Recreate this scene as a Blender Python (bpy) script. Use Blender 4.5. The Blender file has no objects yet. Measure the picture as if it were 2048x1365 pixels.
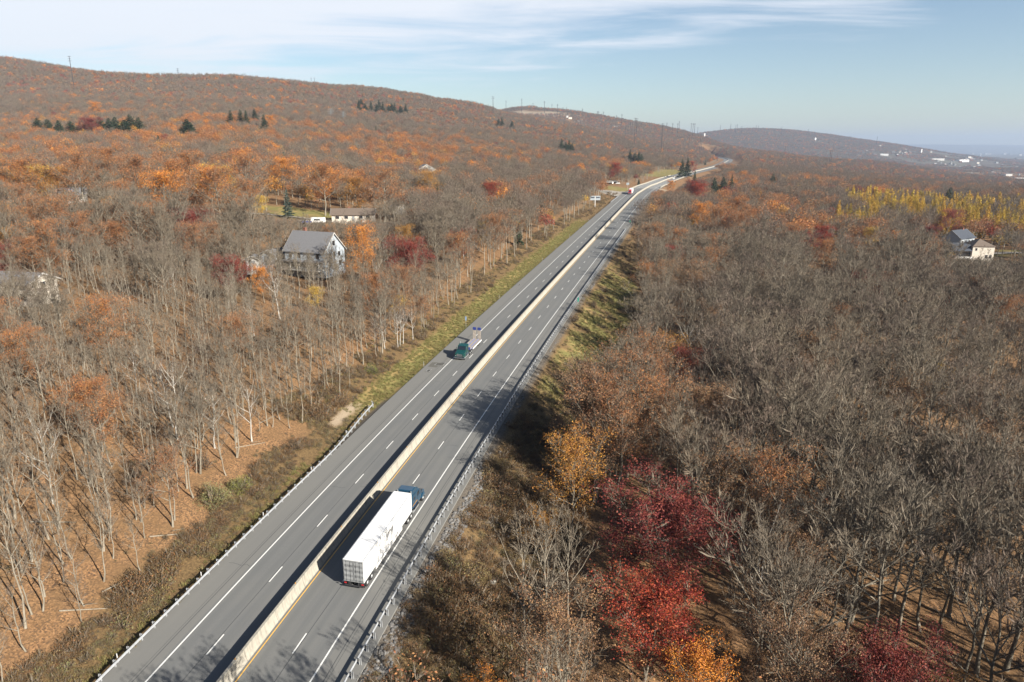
import bpy, math, random
import numpy as np
from mathutils import Vector, Matrix
rad = math.radians
rng = np.random.default_rng(7)
random.seed(7)
SC = bpy.context.scene
COL = SC.collection

# ------------------------------------------------------------------ camera, sky, sun, exposure
CAM_H, PITCH, FPX = 52.593, 0.2768, 1364.65
cd = bpy.data.cameras.new("camera"); cam = bpy.data.objects.new("camera", cd); COL.objects.link(cam)
cam.location = (0, 0, CAM_H); cam.rotation_euler = (math.pi/2-PITCH, 0, 0)
cd.sensor_width = 36; cd.lens = FPX/2048*36; cd.clip_start = 1; cd.clip_end = 60000
SC.camera = cam
SUN_EL, SUN_AZ = rad(26.5), rad(131)          # azimuth clockwise from +Y, towards the sun
W = bpy.data.worlds.new("World"); SC.world = W; W.use_nodes = True
nt = W.node_tree; N = nt.nodes; L = nt.links
bg = N["Background"]
sky = N.new("ShaderNodeTexSky"); sky.sky_type = 'NISHITA'; sky.sun_disc = False
sky.sun_elevation = SUN_EL; sky.sun_rotation = SUN_AZ; sky.air_density = 1.0; sky.dust_density = 0.6; sky.ozone_density = 1.6; sky.altitude = 400
tc = N.new("ShaderNodeTexCoord"); sep = N.new("ShaderNodeSeparateXYZ"); L.new(tc.outputs["Generated"], sep.inputs[0])
def wmath(op, a, b=None, clamp=False):
    n = N.new("ShaderNodeMath"); n.operation = op; n.use_clamp = clamp
    for i, v in enumerate((a, b)):
        if v is None: continue
        if isinstance(v, (int, float)): n.inputs[i].default_value = v
        else: L.new(v, n.inputs[i])
    return n.outputs[0]
zc = wmath('ADD', wmath('MAXIMUM', sep.outputs[2], 0.0), 0.055)
cx = wmath('DIVIDE', sep.outputs[0], zc); cy = wmath('DIVIDE', sep.outputs[1], zc)
cmb = N.new("ShaderNodeCombineXYZ"); L.new(cx, cmb.inputs[0]); L.new(cy, cmb.inputs[1])
mp = N.new("ShaderNodeMapping"); mp.inputs["Rotation"].default_value = (0, 0, rad(22)); mp.inputs["Scale"].default_value = (0.22, 0.55, 1); mp.inputs["Location"].default_value = (4.3, 1.7, 0)
L.new(cmb.outputs[0], mp.inputs[0])
n1 = N.new("ShaderNodeTexNoise"); n1.inputs["Scale"].default_value = 2.6; n1.inputs["Detail"].default_value = 8; n1.inputs["Roughness"].default_value = .58; n1.inputs["Distortion"].default_value = .6
L.new(mp.outputs[0], n1.inputs["Vector"])
n2 = N.new("ShaderNodeTexNoise"); n2.inputs["Scale"].default_value = 0.5; n2.inputs["Detail"].default_value = 3
L.new(cmb.outputs[0], n2.inputs["Vector"])
# more cloud to the left (west) of the road, clear to the right
edge = wmath('ADD', wmath('MULTIPLY', sep.outputs[0], .125), .135)
bias = wmath('MINIMUM', wmath('MAXIMUM', wmath('MULTIPLY', wmath('SUBTRACT', sep.outputs[2], edge), 3.6), -.35), .22)
v = wmath('ADD', wmath('ADD', wmath('MULTIPLY', n1.outputs[0], .85), wmath('MULTIPLY', n2.outputs[0], 0.45)), wmath('SUBTRACT', bias, wmath('MULTIPLY', wmath('MAXIMUM', wmath('SUBTRACT', sep.outputs[2], .22), 0.0), 1.1)))
mr = N.new("ShaderNodeMapRange"); mr.interpolation_type = 'SMOOTHSTEP'
mr.inputs["From Min"].default_value = 0.50; mr.inputs["From Max"].default_value = 0.86; mr.inputs["To Max"].default_value = .9
L.new(v, mr.inputs["Value"])
fade = wmath('MULTIPLY', mr.outputs[0], wmath('MULTIPLY', sep.outputs[2], 9.0, True))
hs = N.new("ShaderNodeHueSaturation"); hs.inputs["Saturation"].default_value = 1.02; hs.inputs["Value"].default_value = 1.12; hs.inputs["Hue"].default_value = .5
L.new(sky.outputs[0], hs.inputs["Color"])
mx = N.new("ShaderNodeMix"); mx.data_type = 'RGBA'; L.new(fade, mx.inputs[0]); L.new(hs.outputs[0], mx.inputs[6]); mx.inputs[7].default_value = (8.0, 8.3, 8.9, 1)
L.new(mx.outputs[2], bg.inputs[0]); bg.inputs[1].default_value = 0.037
sd = bpy.data.lights.new("sun", 'SUN'); sd.energy = 5.0; sd.angle = rad(0.5); sd.color = (1, .93, .82)
so = bpy.data.objects.new("sun", sd); COL.objects.link(so)
sdir = Vector((math.sin(SUN_AZ)*math.cos(SUN_EL), math.cos(SUN_AZ)*math.cos(SUN_EL), math.sin(SUN_EL)))
so.rotation_euler = (-sdir).to_track_quat('-Z', 'Y').to_euler()
SC.view_settings.view_transform = 'Standard'; SC.view_settings.look = 'None'; SC.view_settings.gamma = 1
SC.view_settings.use_curve_mapping = False; SC.view_settings.exposure = 1.7
cy_ = SC.cycles
cy_.max_bounces = 4; cy_.diffuse_bounces = 2; cy_.glossy_bounces = 2; cy_.transmission_bounces = 3; cy_.volume_bounces = 0; cy_.transparent_max_bounces = 4
cy_.use_denoising = True; cy_.denoiser = "OPENIMAGEDENOISE"; cy_.denoising_input_passes = "RGB_ALBEDO_NORMAL"; cy_.denoising_prefilter = "ACCURATE"; cy_.sample_clamp_indirect = 6; cy_.use_adaptive_sampling = False
SC.render.filter_size = 1.3 if hasattr(SC.render, 'filter_size') else 1.5

# ------------------------------------------------------------------ small helpers
def vnoise(x, y, scale, seed=0):
    x = np.asarray(x, float)/scale; y = np.asarray(y, float)/scale
    xi = np.floor(x).astype(np.int64); yi = np.floor(y).astype(np.int64); fx = x-xi; fy = y-yi
    fx = fx*fx*(3-2*fx); fy = fy*fy*(3-2*fy)
    def h(a, b):
        n = (a*374761393+b*668265263+seed*974711) & 0x7fffffff
        n = ((n ^ (n >> 13))*1274126177) & 0x7fffffff
        return ((n ^ (n >> 16)) & 0xffff)/65535.
    return (h(xi, yi)*(1-fx)+h(xi+1, yi)*fx)*(1-fy)+(h(xi, yi+1)*(1-fx)+h(xi+1, yi+1)*fx)*fy
def fnoise(x, y, scale, seed=0, o=3):
    s = 0; a = 1; t = 0
    for k in range(o): s = s+a*vnoise(x, y, scale/2**k, seed+k*17); t += a; a *= .5
    return s/t
def sstep(a, b, x):
    t = np.clip((np.asarray(x, float)-a)/(b-a), 0, 1); return t*t*(3-2*t)
def tag(o, label=None, cat=None, group=None, kind=None):
    if label: o["label"] = label
    if cat: o["category"] = cat
    if group: o["group"] = group
    if kind: o["kind"] = kind
    return o
def empty(name, loc, rz=0, label=None, cat=None, group=None):
    o = bpy.data.objects.new(name, None); COL.objects.link(o); o.location = loc; o.rotation_euler = (0, 0, rz); o.empty_display_size = .3
    return tag(o, label, cat, group)
def link(name, me, parent=None, loc=None, rot=None, scale=None):
    o = bpy.data.objects.new(name, me); COL.objects.link(o)
    if parent: o.parent = parent
    if loc is not None: o.location = loc
    if rot is not None: o.rotation_euler = rot
    if scale is not None: o.scale = (scale,)*3 if isinstance(scale, (int, float)) else scale
    return o
class MB:
    """collects shapes into one mesh"""
    def __init__(s): s.v = []; s.f = []; s.m = []; s.n = 0
    def add(s, v, f, m=0):
        v = np.asarray(v, float).reshape(-1, 3); s.v.append(v)
        for q in f: s.f.append(tuple(int(i)+s.n for i in q)); s.m.append(m)
        s.n += len(v); return s
    def box(s, x0, x1, y0, y1, z0, z1, m=0, top=None):
        a, b, c, d = (x0, x1, y0, y1) if top is None else top      # top = taper rectangle
        V = [(x0, y0, z0), (x1, y0, z0), (x1, y1, z0), (x0, y1, z0), (a, c, z1), (b, c, z1), (b, d, z1), (a, d, z1)]
        return s.add(V, [(3, 2, 1, 0), (4, 5, 6, 7), (0, 1, 5, 4), (1, 2, 6, 5), (2, 3, 7, 6), (3, 0, 4, 7)], m)
    def prism(s, prof, axis, a, b, m=0):
        """prof: list of 2-D points extruded along axis ('x': (y,z) profile; 'y': (x,z) profile; 'z': (x,y))"""
        n = len(prof); V = []
        for t in (a, b):
            for p, q in prof:
                V.append({'x': (t, p, q), 'y': (p, t, q), 'z': (p, q, t)}[axis])
        F = [tuple(range(n))[::-1], tuple(range(n, 2*n))]+[(i, (i+1) % n, n+(i+1) % n, n+i) for i in range(n)]
        return s.add(V, F, m)
    def cyl(s, p0, p1, r0, r1=None, n=10, m=0, caps=True):
        r1 = r0 if r1 is None else r1
        p0 = Vector(p0); p1 = Vector(p1); d = (p1-p0).normalized()
        u = d.orthogonal().normalized(); w = d.cross(u); V = []
        for p, r in ((p0, r0), (p1, r1)):
            for k in range(n):
                t = 2*math.pi*k/n; V.append(p+u*math.cos(t)*r+w*math.sin(t)*r)
        F = [(k, (k+1) % n, n+(k+1) % n, n+k) for k in range(n)]
        if caps: F += [tuple(range(n))[::-1], tuple(range(n, 2*n))]
        return s.add([tuple(q) for q in V], F, m)
    def mesh(s, name, mats, smooth=False):
        me = bpy.data.meshes.new(name)
        v = np.concatenate(s.v) if s.v else np.zeros((0, 3))
        me.from_pydata(v.tolist(), [], s.f)
        for mm in (mats if isinstance(mats, (list, tuple)) else [mats]): me.materials.append(mm)
        if s.m and max(s.m) > 0: me.polygons.foreach_set("material_index", s.m)
        if smooth: me.polygons.foreach_set("use_smooth", [True]*len(me.polygons))
        me.update(); return me
    def build(s, name, mats, parent=None, smooth=False, bevel=0, **k):
        o = link(name, s.mesh(name, mats, smooth), parent, **k)
        if bevel:
            b = o.modifiers.new("bevel", 'BEVEL'); b.width = bevel; b.segments = 2; b.limit_method = 'ANGLE'
        return o
def fastmesh(name, V, T, mats, mi=None, quads=False):
    """numpy triangle (or quad) mesh"""
    me = bpy.data.meshes.new(name); k = 4 if quads else 3
    V = np.ascontiguousarray(V, np.float32); T = np.ascontiguousarray(T, np.int32)
    me.vertices.add(len(V)); me.vertices.foreach_set("co", V.ravel())
    me.loops.add(T.size); me.loops.foreach_set("vertex_index", T.ravel())
    me.polygons.add(len(T)); me.polygons.foreach_set("loop_start", np.arange(0, T.size, k, dtype=np.int32))
    for mm in (mats if isinstance(mats, (list, tuple)) else [mats]): me.materials.append(mm)
    if mi is not None: me.polygons.foreach_set("material_index", np.ascontiguousarray(mi, np.int32))
    me.update(calc_edges=True); me.validate(); return me

# ------------------------------------------------------------------ materials
ALB = .68      # one calibration of every base colour against the exposure
def new_mat(name):
    m = bpy.data.materials.new(name); m.use_nodes = True; t = m.node_tree
    return m, t, t.nodes, t.links, t.nodes["Principled BSDF"]
def nd(t, typ, **kw):
    n = t.nodes.new(typ)
    for k, v in kw.items():
        if k in n.inputs.keys(): n.inputs[k].default_value = v
        else: setattr(n, k, v)
    return n
def mixc(t, fac, a, b, mode='MIX'):
    n = t.nodes.new("ShaderNodeMix"); n.data_type = 'RGBA'; n.blend_type = mode
    for i, v in ((0, fac), (6, a), (7, b)):
        if isinstance(v, bpy.types.NodeSocket): t.links.new(v, n.inputs[i])
        elif i == 0: n.inputs[0].default_value = v
        else: n.inputs[i].default_value = (*[q*ALB for q in v[:3]], 1)
    return n.outputs[2]
def mth(t, op, a, b=None, c=None, clamp=False):
    n = t.nodes.new("ShaderNodeMath"); n.operation = op; n.use_clamp = clamp
    for i, v in enumerate((a, b, c)):
        if v is None: continue
        if isinstance(v, (int, float)): n.inputs[i].default_value = v
        else: t.links.new(v, n.inputs[i])
    return n.outputs[0]
def noise(t, vec, scale, detail=4, rough=.55, dist=0):
    n = nd(t, "ShaderNodeTexNoise", Scale=scale, Detail=detail, Roughness=rough, Distortion=dist)
    if vec is not None: t.links.new(vec, n.inputs["Vector"])
    return n.outputs[0]
def ramp(t, fac, a, b, lo=0., hi=1.):
    n = nd(t, "ShaderNodeMapRange"); n.inputs["From Min"].default_value = a; n.inputs["From Max"].default_value = b
    n.inputs["To Min"].default_value = lo; n.inputs["To Max"].default_value = hi; t.links.new(fac, n.inputs["Value"]); return n.outputs[0]
def bump(t, bsdf, h, strength=.3, dist=.05):
    b = nd(t, "ShaderNodeBump", Strength=strength, Distance=dist); t.links.new(h, b.inputs["Height"]); t.links.new(b.outputs[0], bsdf.inputs["Normal"])
def simple(name, c, rough=.6, metal=0, var=.12, scale=3., spec=.4, coat=0):
    m, t, n, l, b = new_mat(name)
    tcn = n.new("ShaderNodeTexCoord")
    f = noise(t, tcn.outputs["Object"], scale, 5)
    dark = tuple(x*(1-var*1.6) for x in c); lite = tuple(min(1, x*(1+var)) for x in c)
    l.new(mixc(t, ramp(t, f, .3, .7), dark, lite), b.inputs["Base Color"])
    b.inputs["Roughness"].default_value = rough; b.inputs["Metallic"].default_value = metal; b.inputs["Specular IOR Level"].default_value = spec
    if coat: b.inputs["Coat Weight"].default_value = coat; b.inputs["Coat Roughness"].default_value = .1
    return m
def leafmat(name, a, b2, c=None, trans=.25):
    """foliage: colour differs from tree to tree (object random) and clump to clump"""
    m, t, n, l, b = new_mat(name)
    oi = n.new("ShaderNodeObjectInfo"); geo = n.new("ShaderNodeNewGeometry"); tcn = n.new("ShaderNodeTexCoord")
    col = mixc(t, oi.outputs["Random"], a, b2)
    f = noise(t, tcn.outputs["Object"], .9, 4, .7)
    c = c or tuple(x*.6 for x in a)
    col = mixc(t, ramp(t, f, .42, .68), col, c)
    v = mth(t, 'MULTIPLY_ADD', geo.outputs["Random Per Island"], .8, .6)
    hsv = n.new("ShaderNodeHueSaturation"); l.new(col, hsv.inputs["Color"]); l.new(v, hsv.inputs["Value"])
    hv = mth(t, 'MULTIPLY_ADD', geo.outputs["Random Per Island"], .03, .485); l.new(hv, hsv.inputs["Hue"])
    l.new(hsv.outputs[0], b.inputs["Base Color"]); b.inputs["Roughness"].default_value = .65; b.inputs["Specular IOR Level"].default_value = .25
    tr = n.new("ShaderNodeBsdfTranslucent"); l.new(hsv.outputs[0], tr.inputs[0])
    ms = n.new("ShaderNodeMixShader"); ms.inputs[0].default_value = trans
    l.new(b.outputs[0], ms.inputs[1]); l.new(tr.outputs[0], ms.inputs[2]); l.new(ms.outputs[0], n["Material Output"].inputs[0])
    return m
def barkmat(name, a, b2, spot=None):
    m, t, n, l, b = new_mat(name)
    oi = n.new("ShaderNodeObjectInfo"); tcn = n.new("ShaderNodeTexCoord")
    col = mixc(t, oi.outputs["Random"], a, b2)
    mpn = nd(t, "ShaderNodeMapping"); mpn.inputs["Scale"].default_value = (3, 3, .8); l.new(tcn.outputs["Object"], mpn.inputs[0])
    f = noise(t, mpn.outputs[0], 1.6, 5, .65)
    col = mixc(t, ramp(t, f, .38, .7), col, spot or tuple(x*.55 for x in a))
    l.new(col, b.inputs["Base Color"]); b.inputs["Roughness"].default_value = .85; b.inputs["Specular IOR Level"].default_value = .2
    return m

M = {}
M['bark'] = barkmat('grey_bark', (.30, .265, .21), (.24, .215, .17), (.16, .135, .10))
M['twig'] = barkmat('twig_bark', (.185, .148, .107), (.165, .142, .113), (.115, .09, .065))
M['twigred'] = barkmat('twig_bark_reddish', (.175, .13, .10), (.16, .13, .105), (.11, .08, .062))
M['birch'] = barkmat('birch_bark', (.50, .47, .42), (.44, .42, .38), (.30, .28, .25))
M['darkbark'] = barkmat('dark_bark', (.13, .105, .08), (.10, .085, .07))
M['rust'] = leafmat('rust_leaves', (.46, .18, .058), (.35, .165, .08), (.27, .11, .045))
M['tan'] = leafmat('tan_leaves', (.33, .175, .085), (.28, .165, .10), (.20, .115, .065))
M['orange'] = leafmat('orange_leaves', (.72, .26, .04), (.62, .24, .05), (.48, .16, .03))
M['gold'] = leafmat('golden_leaves', (.55, .28, .06), (.52, .23, .045), (.34, .16, .04))
M['yellow'] = leafmat('yellow_leaves', (.76, .48, .07), (.66, .44, .08), (.54, .33, .05))
M['larch'] = leafmat('larch_needles', (.70, .40, .05), (.52, .40, .06), (.42, .24, .04), .2)
M['crimson'] = leafmat('crimson_leaves', (.26, .045, .034), (.22, .045, .036), (.14, .03, .024))
M['scarlet'] = leafmat('scarlet_leaves', (.38, .058, .028), (.32, .065, .035), (.20, .035, .022))
M['darkred'] = leafmat('dark_red_leaves', (.38, .085, .05), (.33, .075, .06), (.22, .05, .035))
M['green'] = leafmat('evergreen_needles', (.030, .055, .022), (.040, .062, .028), (.018, .034, .016), .1)
M['spruce'] = leafmat('blue_spruce_needles', (.075, .105, .085), (.07, .10, .085), (.03, .05, .04), .1)
M['lime'] = leafmat('yellow_green_leaves', (.26, .28, .06), (.30, .27, .06), (.16, .15, .04))
M['palegreen'] = leafmat('pale_green_leaves', (.27, .27, .11), (.24, .24, .10), (.17, .15, .07))
M['drybrush'] = leafmat('dry_brush', (.20, .115, .05), (.16, .10, .05), (.11, .065, .033), .2)
M['drygrass'] = leafmat('dry_grass', (.34, .26, .12), (.25, .20, .075), (.17, .12, .05), .2)
M['greengrass'] = leafmat('green_grass', (.16, .175, .045), (.22, .20, .07), (.11, .12, .035), .2)

def ground_mat():
    m, t, n, l, b = new_mat('forest_floor')
    geo = n.new("ShaderNodeNewGeometry"); P = geo.outputs["Position"]
    at = {}
    for k in ('grass', 'brush', 'rock', 'pale', 'far'):
        a = n.new("ShaderNodeAttribute"); a.attribute_name = k; at[k] = a.outputs["Fac"]
    nf = noise(t, P, 3.2, 6, .75); nm = noise(t, P, .35, 5, .6); nb = noise(t, P, .05, 4, .6)
    vor = nd(t, "ShaderNodeTexVoronoi", Scale=5.5); l.new(P, vor.inputs["Vector"])
    vcol = nd(t, "ShaderNodeSeparateColor"); l.new(vor.outputs["Color"], vcol.inputs[0])
    leaf = mixc(t, vcol.outputs[0], (.16, .09, .045), (.40, .225, .11))
    leaf = mixc(t, ramp(t, vcol.outputs[1], .5, .9), leaf, (.11, .07, .045))
    leaf = mixc(t, ramp(t, nm, .4, .75), leaf, (.21, .125, .062))
    leaf = mixc(t, ramp(t, nb, .45, .75, 0, .6), leaf, (.17, .115, .06))
    gr = mixc(t, ramp(t, nf, .35, .65), (.115, .12, .035), (.25, .215, .085))
    gr = mixc(t, ramp(t, nm, .48, .62), gr, (.30, .215, .09))
    br = mixc(t, ramp(t, nf, .35, .65), (.085, .055, .03), (.24, .16, .075))
    rk = mixc(t, ramp(t, nf, .3, .7), (.07, .06, .05), (.17, .15, .125))
    pl = mixc(t, ramp(t, nf, .3, .7), (.30, .235, .16), (.40, .32, .23))
    fr = mixc(t, ramp(t, nb, .3, .7), (.075, .055, .042), (.12, .09, .065))
    big = noise(t, P, .0035, 8, .65); fr = mixc(t, ramp(t, big, .45, .6), fr, (.13, .12, .09))
    c = mixc(t, at['brush'], leaf, br); c = mixc(t, at['grass'], c, gr); c = mixc(t, at['rock'], c, rk); c = mixc(t, at['pale'], c, pl); c = mixc(t, at['far'], c, fr)
    l.new(c, b.inputs["Base Color"]); b.inputs["Roughness"].default_value = .95; b.inputs["Specular IOR Level"].default_value = .1
    bump(t, b, nf, .7, .12)
    return m
M['ground'] = ground_mat()

def asphalt_mat():
    m, t, n, l, b = new_mat('asphalt')
    uv = n.new("ShaderNodeUVMap"); uv.uv_map = "road"; sp = n.new("ShaderNodeSeparateXYZ"); l.new(uv.outputs[0], sp.inputs[0])
    off, s = sp.outputs[0], sp.outputs[1]
    geo = n.new("ShaderNodeNewGeometry"); P = geo.outputs["Position"]
    fine = noise(t, P, 9, 4, .8)
    mpn = nd(t, "ShaderNodeMapping"); mpn.inputs["Scale"].default_value = (1, .03, 1); l.new(uv.outputs[0], mpn.inputs[0])
    streak = noise(t, mpn.outputs[0], 2.2, 5, .6)
    patch = noise(t, P, .12, 3, .5)
    col = mixc(t, ramp(t, fine, .25, .75), (0.131, 0.133, 0.133), (0.176, 0.177, 0.170))
    col = mixc(t, ramp(t, streak, .35, .7, 0, .55), col, (0.124, 0.129, 0.133))
    col = mixc(t, ramp(t, patch, .4, .7, 0, .35), col, (0.184, 0.180, 0.165))
    # polished, slightly darker wheel tracks in each lane, pale dusty shoulders
    a = mth(t, 'ABSOLUTE', off)
    ln = mth(t, 'ABSOLUTE', mth(t, 'SUBTRACT', mth(t, 'PINGPONG', mth(t, 'SUBTRACT', a, .7), 1.8), .9))
    trk = ramp(t, ln, .2, .55, 1, 0)
    inl = mth(t, 'LESS_THAN', a, 7.9)
    col = mixc(t, mth(t, 'MULTIPLY', mth(t, 'MULTIPLY', trk, inl), .35), col, (0.118, 0.123, 0.123))
    sh = mth(t, 'GREATER_THAN', a, 8.3)
    col = mixc(t, mth(t, 'MULTIPLY', sh, .45), col, (0.189, 0.183, 0.167))
    l.new(col, b.inputs["Base Color"]); b.inputs["Roughness"].default_value = .82; b.inputs["Specular IOR Level"].default_value = .35
    bump(t, b, fine, .25, .01)
    return m
M['asphalt'] = asphalt_mat()
def worn(name, c, under, wear=.38):
    m, t, n, l, b = new_mat(name)
    geo = n.new("ShaderNodeNewGeometry"); f = noise(t, geo.outputs["Position"], 3.5, 6, .75)
    l.new(mixc(t, ramp(t, f, wear-.12, wear+.02, .7, 0), c, under), b.inputs["Base Color"]); b.inputs["Roughness"].default_value = .6
    return m
M['white_line'] = worn('white_road_paint', (.74, .74, .71), (.28, .28, .27))
M['yellow_line'] = worn('yellow_road_paint', (.68, .40, .08), (.34, .24, .12))
M['tar'] = simple('tar_seal', (.045, .05, .055), .7)
M['patch'] = simple('patched_asphalt', (.12, .115, .10), .85, var=.3, scale=6)
def concrete_mat(name, c, streaks=.55):
    m, t, n, l, b = new_mat(name)
    geo = n.new("ShaderNodeNewGeometry"); P = geo.outputs["Position"]
    mpn = nd(t, "ShaderNodeMapping"); mpn.inputs["Scale"].default_value = (1, 1, .12); l.new(P, mpn.inputs[0])
    f = noise(t, P, 1.2, 6, .65); g = noise(t, mpn.outputs[0], 3.0, 4, .6)
    col = mixc(t, ramp(t, f, .3, .7), tuple(x*.86 for x in c), c)
    col = mixc(t, ramp(t, g, .46, .7, 0, streaks), col, tuple(x*.4 for x in c))
    l.new(col, b.inputs["Base Color"]); b.inputs["Roughness"].default_value = .85; bump(t, b, f, .2, .02)
    return m
M['concrete'] = concrete_mat('pale_concrete', (.37, .345, .29))
M['steel'] = simple('galvanised_steel', (.60, .62, .64), .42, .55, .14, 2.)
M['steel_dull'] = simple('weathered_galvanised_steel', (.42, .43, .43), .6, .2, .2, 3.)
M['wood_dark'] = simple('dark_blockout', (.05, .045, .04), .8)
M['white'] = simple('white_trailer_paint', (.80, .80, .79), .35, 0, .05, 1.2, .5)
M['white_old'] = simple('white_siding', (.42, .41, .39), .7, 0, .15, 1.2)
M['cream'] = simple('cream_siding', (.56, .51, .44), .7, 0, .07, 1.2)
M['bluesiding'] = simple('pale_blue_siding', (.33, .37, .41), .7, 0, .08, 1.2)
M['blue'] = simple('deep_blue_paint', (.006, .05, .10), .28, .1, .1, 2., .6, .8)
M['teal'] = simple('teal_green_paint', (.004, .06, .052), .25, .1, .1, 2., .6, .8)
M['red'] = simple('red_cab_paint', (.42, .012, .02), .28, .1, .1, 2., .6, .8)
M['rampblue'] = simple('ramp_blue_paint', (.025, .045, .22), .5, 0, .12, 2.)
M['deckblue'] = simple('worn_blue_grey_deck', (.25, .26, .38), .6, 0, .15, 2.)
M['deckwood'] = simple('pale_deck_wood', (.34, .30, .26), .8, 0, .2, 3.)
M['black'] = simple('black_rubber', (.018, .018, .02), .75, 0, .2, 4.)
M['dark'] = simple('dark_metal', (.05, .05, .055), .55, .3, .2, 3.)
M['grey'] = simple('grey_door', (.24, .25, .26), .5, .2, .2, 2.)
M['greyl'] = simple('light_grey_metal', (.5, .52, .53), .4, .5, .1, 2.)
M['chrome'] = simple('chrome', (.75, .76, .78), .12, 1., .03, 2.)
M['glass'] = simple('dark_glass', (.015, .02, .028), .08, 0, .05, 2., .9)
M['redlamp'] = simple('red_reflector', (.45, .02, .02), .4)
M['amber'] = simple('amber_reflector', (.65, .30, .03), .4)
M['signgreen'] = simple('green_sign', (.01, .30, .22), .5, 0, .05)
M['signblue'] = simple('blue_sign', (.25, .34, .50), .5, 0, .05)
M['signback'] = simple('unpainted_sign_back', (.33, .37, .40), .5, .4, .2)
M['roofgrey'] = simple('grey_shingle', (.17, .17, .18), .9, 0, .25, 5.)
M['roofbrown'] = simple('brown_shingle', (.15, .115, .09), .9, 0, .25, 5.)
M['roofdark'] = simple('dark_blue_grey_shingle', (.05, .06, .08), .9, 0, .25, 5.)
M['brickred'] = simple('red_brick', (.22, .09, .06), .9, 0, .25, 5.)
M['pole'] = simple('weathering_steel_pole', (.055, .05, .05), .8, .1, .2)
M['pylon'] = simple('grey_lattice_steel', (.22, .24, .25), .6, .3, .2)
M['stone'] = simple('riprap_stone', (.15, .145, .14), .9, 0, .35, 2.5)
M['gravel'] = simple('gravel_drive', (.30, .27, .23), .95, 0, .2, 1.)

# ------------------------------------------------------------------ the road's line
p_ = dict(x0=-38.3458, psi0=0.1546, k0=0.2867, k1=-0.5816, k2=0.3735, k3=-0.0769, g0=0.0237, g1=0.0086, g2=-0.004)
ss = np.arange(0, 621, 1.); tu = ss/300
psi = p_['psi0']+p_['k0']*tu+p_['k1']*tu**2/2+p_['k2']*tu**3/3+p_['k3']*tu**4/4
X_ = p_['x0']+np.concatenate([[0], np.cumsum((np.sin(psi[1:])+np.sin(psi[:-1]))/2)])
Y_ = np.concatenate([[0], np.cumsum((np.cos(psi[1:])+np.cos(psi[:-1]))/2)])
Z_ = p_['g0']*ss+300*(p_['g1']*tu**2+p_['g2']*tu**3)
back = np.arange(-160, 0, 4.)
bx = X_[0]+back*math.sin(psi[0]); by = Y_[0]+back*math.cos(psi[0]); bz = back*.0237
wp = [(138, 700, 14.6), (158, 762, 14.1), (195, 870, 14.6), (268, 1060, 15.2), (318, 1180, 15.4), (437, 1480, 16.5), (563, 1848, 17.0), (640, 2090, 17.2), (710, 2377, 17.6), (776, 2700, 18.2), (790, 2900, 19)]
P = np.array([(x, y, z) for x, y, z in zip(X_[::20], Y_[::20], Z_[::20])][:31]+wp, float)
def crom(P, step=4.):
    out = []
    for i in range(30, len(P)-1):
        p0, p1, p2, p3 = P[max(i-1, 0)], P[i], P[i+1], P[min(i+2, len(P)-1)]
        d1 = np.linalg.norm(p2-p1); n = max(2, int(d1/step))
        m1 = (p2-p0)/(np.linalg.norm(p2-p0))*d1; m2 = (p3-p1)/(np.linalg.norm(p3-p1))*d1
        for t in np.arange(n)/n:
            out.append((2*t**3-3*t**2+1)*p1+(t**3-2*t**2+t)*m1+(-2*t**3+3*t**2)*p2+(t**3-t**2)*m2)
    out.append(P[-1]); return np.array(out)
far = crom(P)
k = int(np.searchsorted(Y_, far[0][1]))
cl = np.concatenate([np.stack([bx, by, bz], 1), np.stack([X_, Y_, Z_], 1)[:k:2], far])
seg = np.hypot(np.diff(cl[:, 0]), np.diff(cl[:, 1])); RS = np.concatenate([[0], np.cumsum(seg)])
RS -= np.interp(0, cl[:, 1], RS)              # s = 0 at y = 0
RX, RY, RZ = cl[:, 0], cl[:, 1], cl[:, 2]
RPSI = np.arctan2(np.gradient(RX, RS), np.gradient(RY, RS))
SMAX = RS[-1]
CS = -0.0264
W0, LW = 0.697, 3.598
def rp(s, off=0., dz=0.):
    """point on the road surface"""
    s = np.asarray(s, float); x = np.interp(s, RS, RX); y = np.interp(s, RS, RY); z = np.interp(s, RS, RZ); a = np.interp(s, RS, RPSI)
    return np.stack([x+off*np.cos(a), y-off*np.sin(a), z+CS*off*np.interp(s, [600, 900], [1, 0])+dz], -1)
def rpsi(s): return float(np.interp(s, RS, RPSI))
def s_off(x, y):
    x = np.asarray(x, float); y = np.asarray(y, float); s = np.interp(y, RY, RS)
    for _ in range(6):
        px = np.interp(s, RS, RX); py = np.interp(s, RS, RY); a = np.interp(s, RS, RPSI)
        s = s+((x-px)*np.sin(a)+(y-py)*np.cos(a))*.9
        s = np.clip(s, RS[0], SMAX)
    px = np.interp(s, RS, RX); py = np.interp(s, RS, RY); a = np.interp(s, RS, RPSI)
    off = (x-px)*np.cos(a)-(y-py)*np.sin(a)
    along = (x-px)*np.sin(a)+(y-py)*np.cos(a)
    off = np.where(np.abs(along) > 6, np.sign(off+1e-9)*np.hypot(off, along), off)
    return s, off

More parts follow.
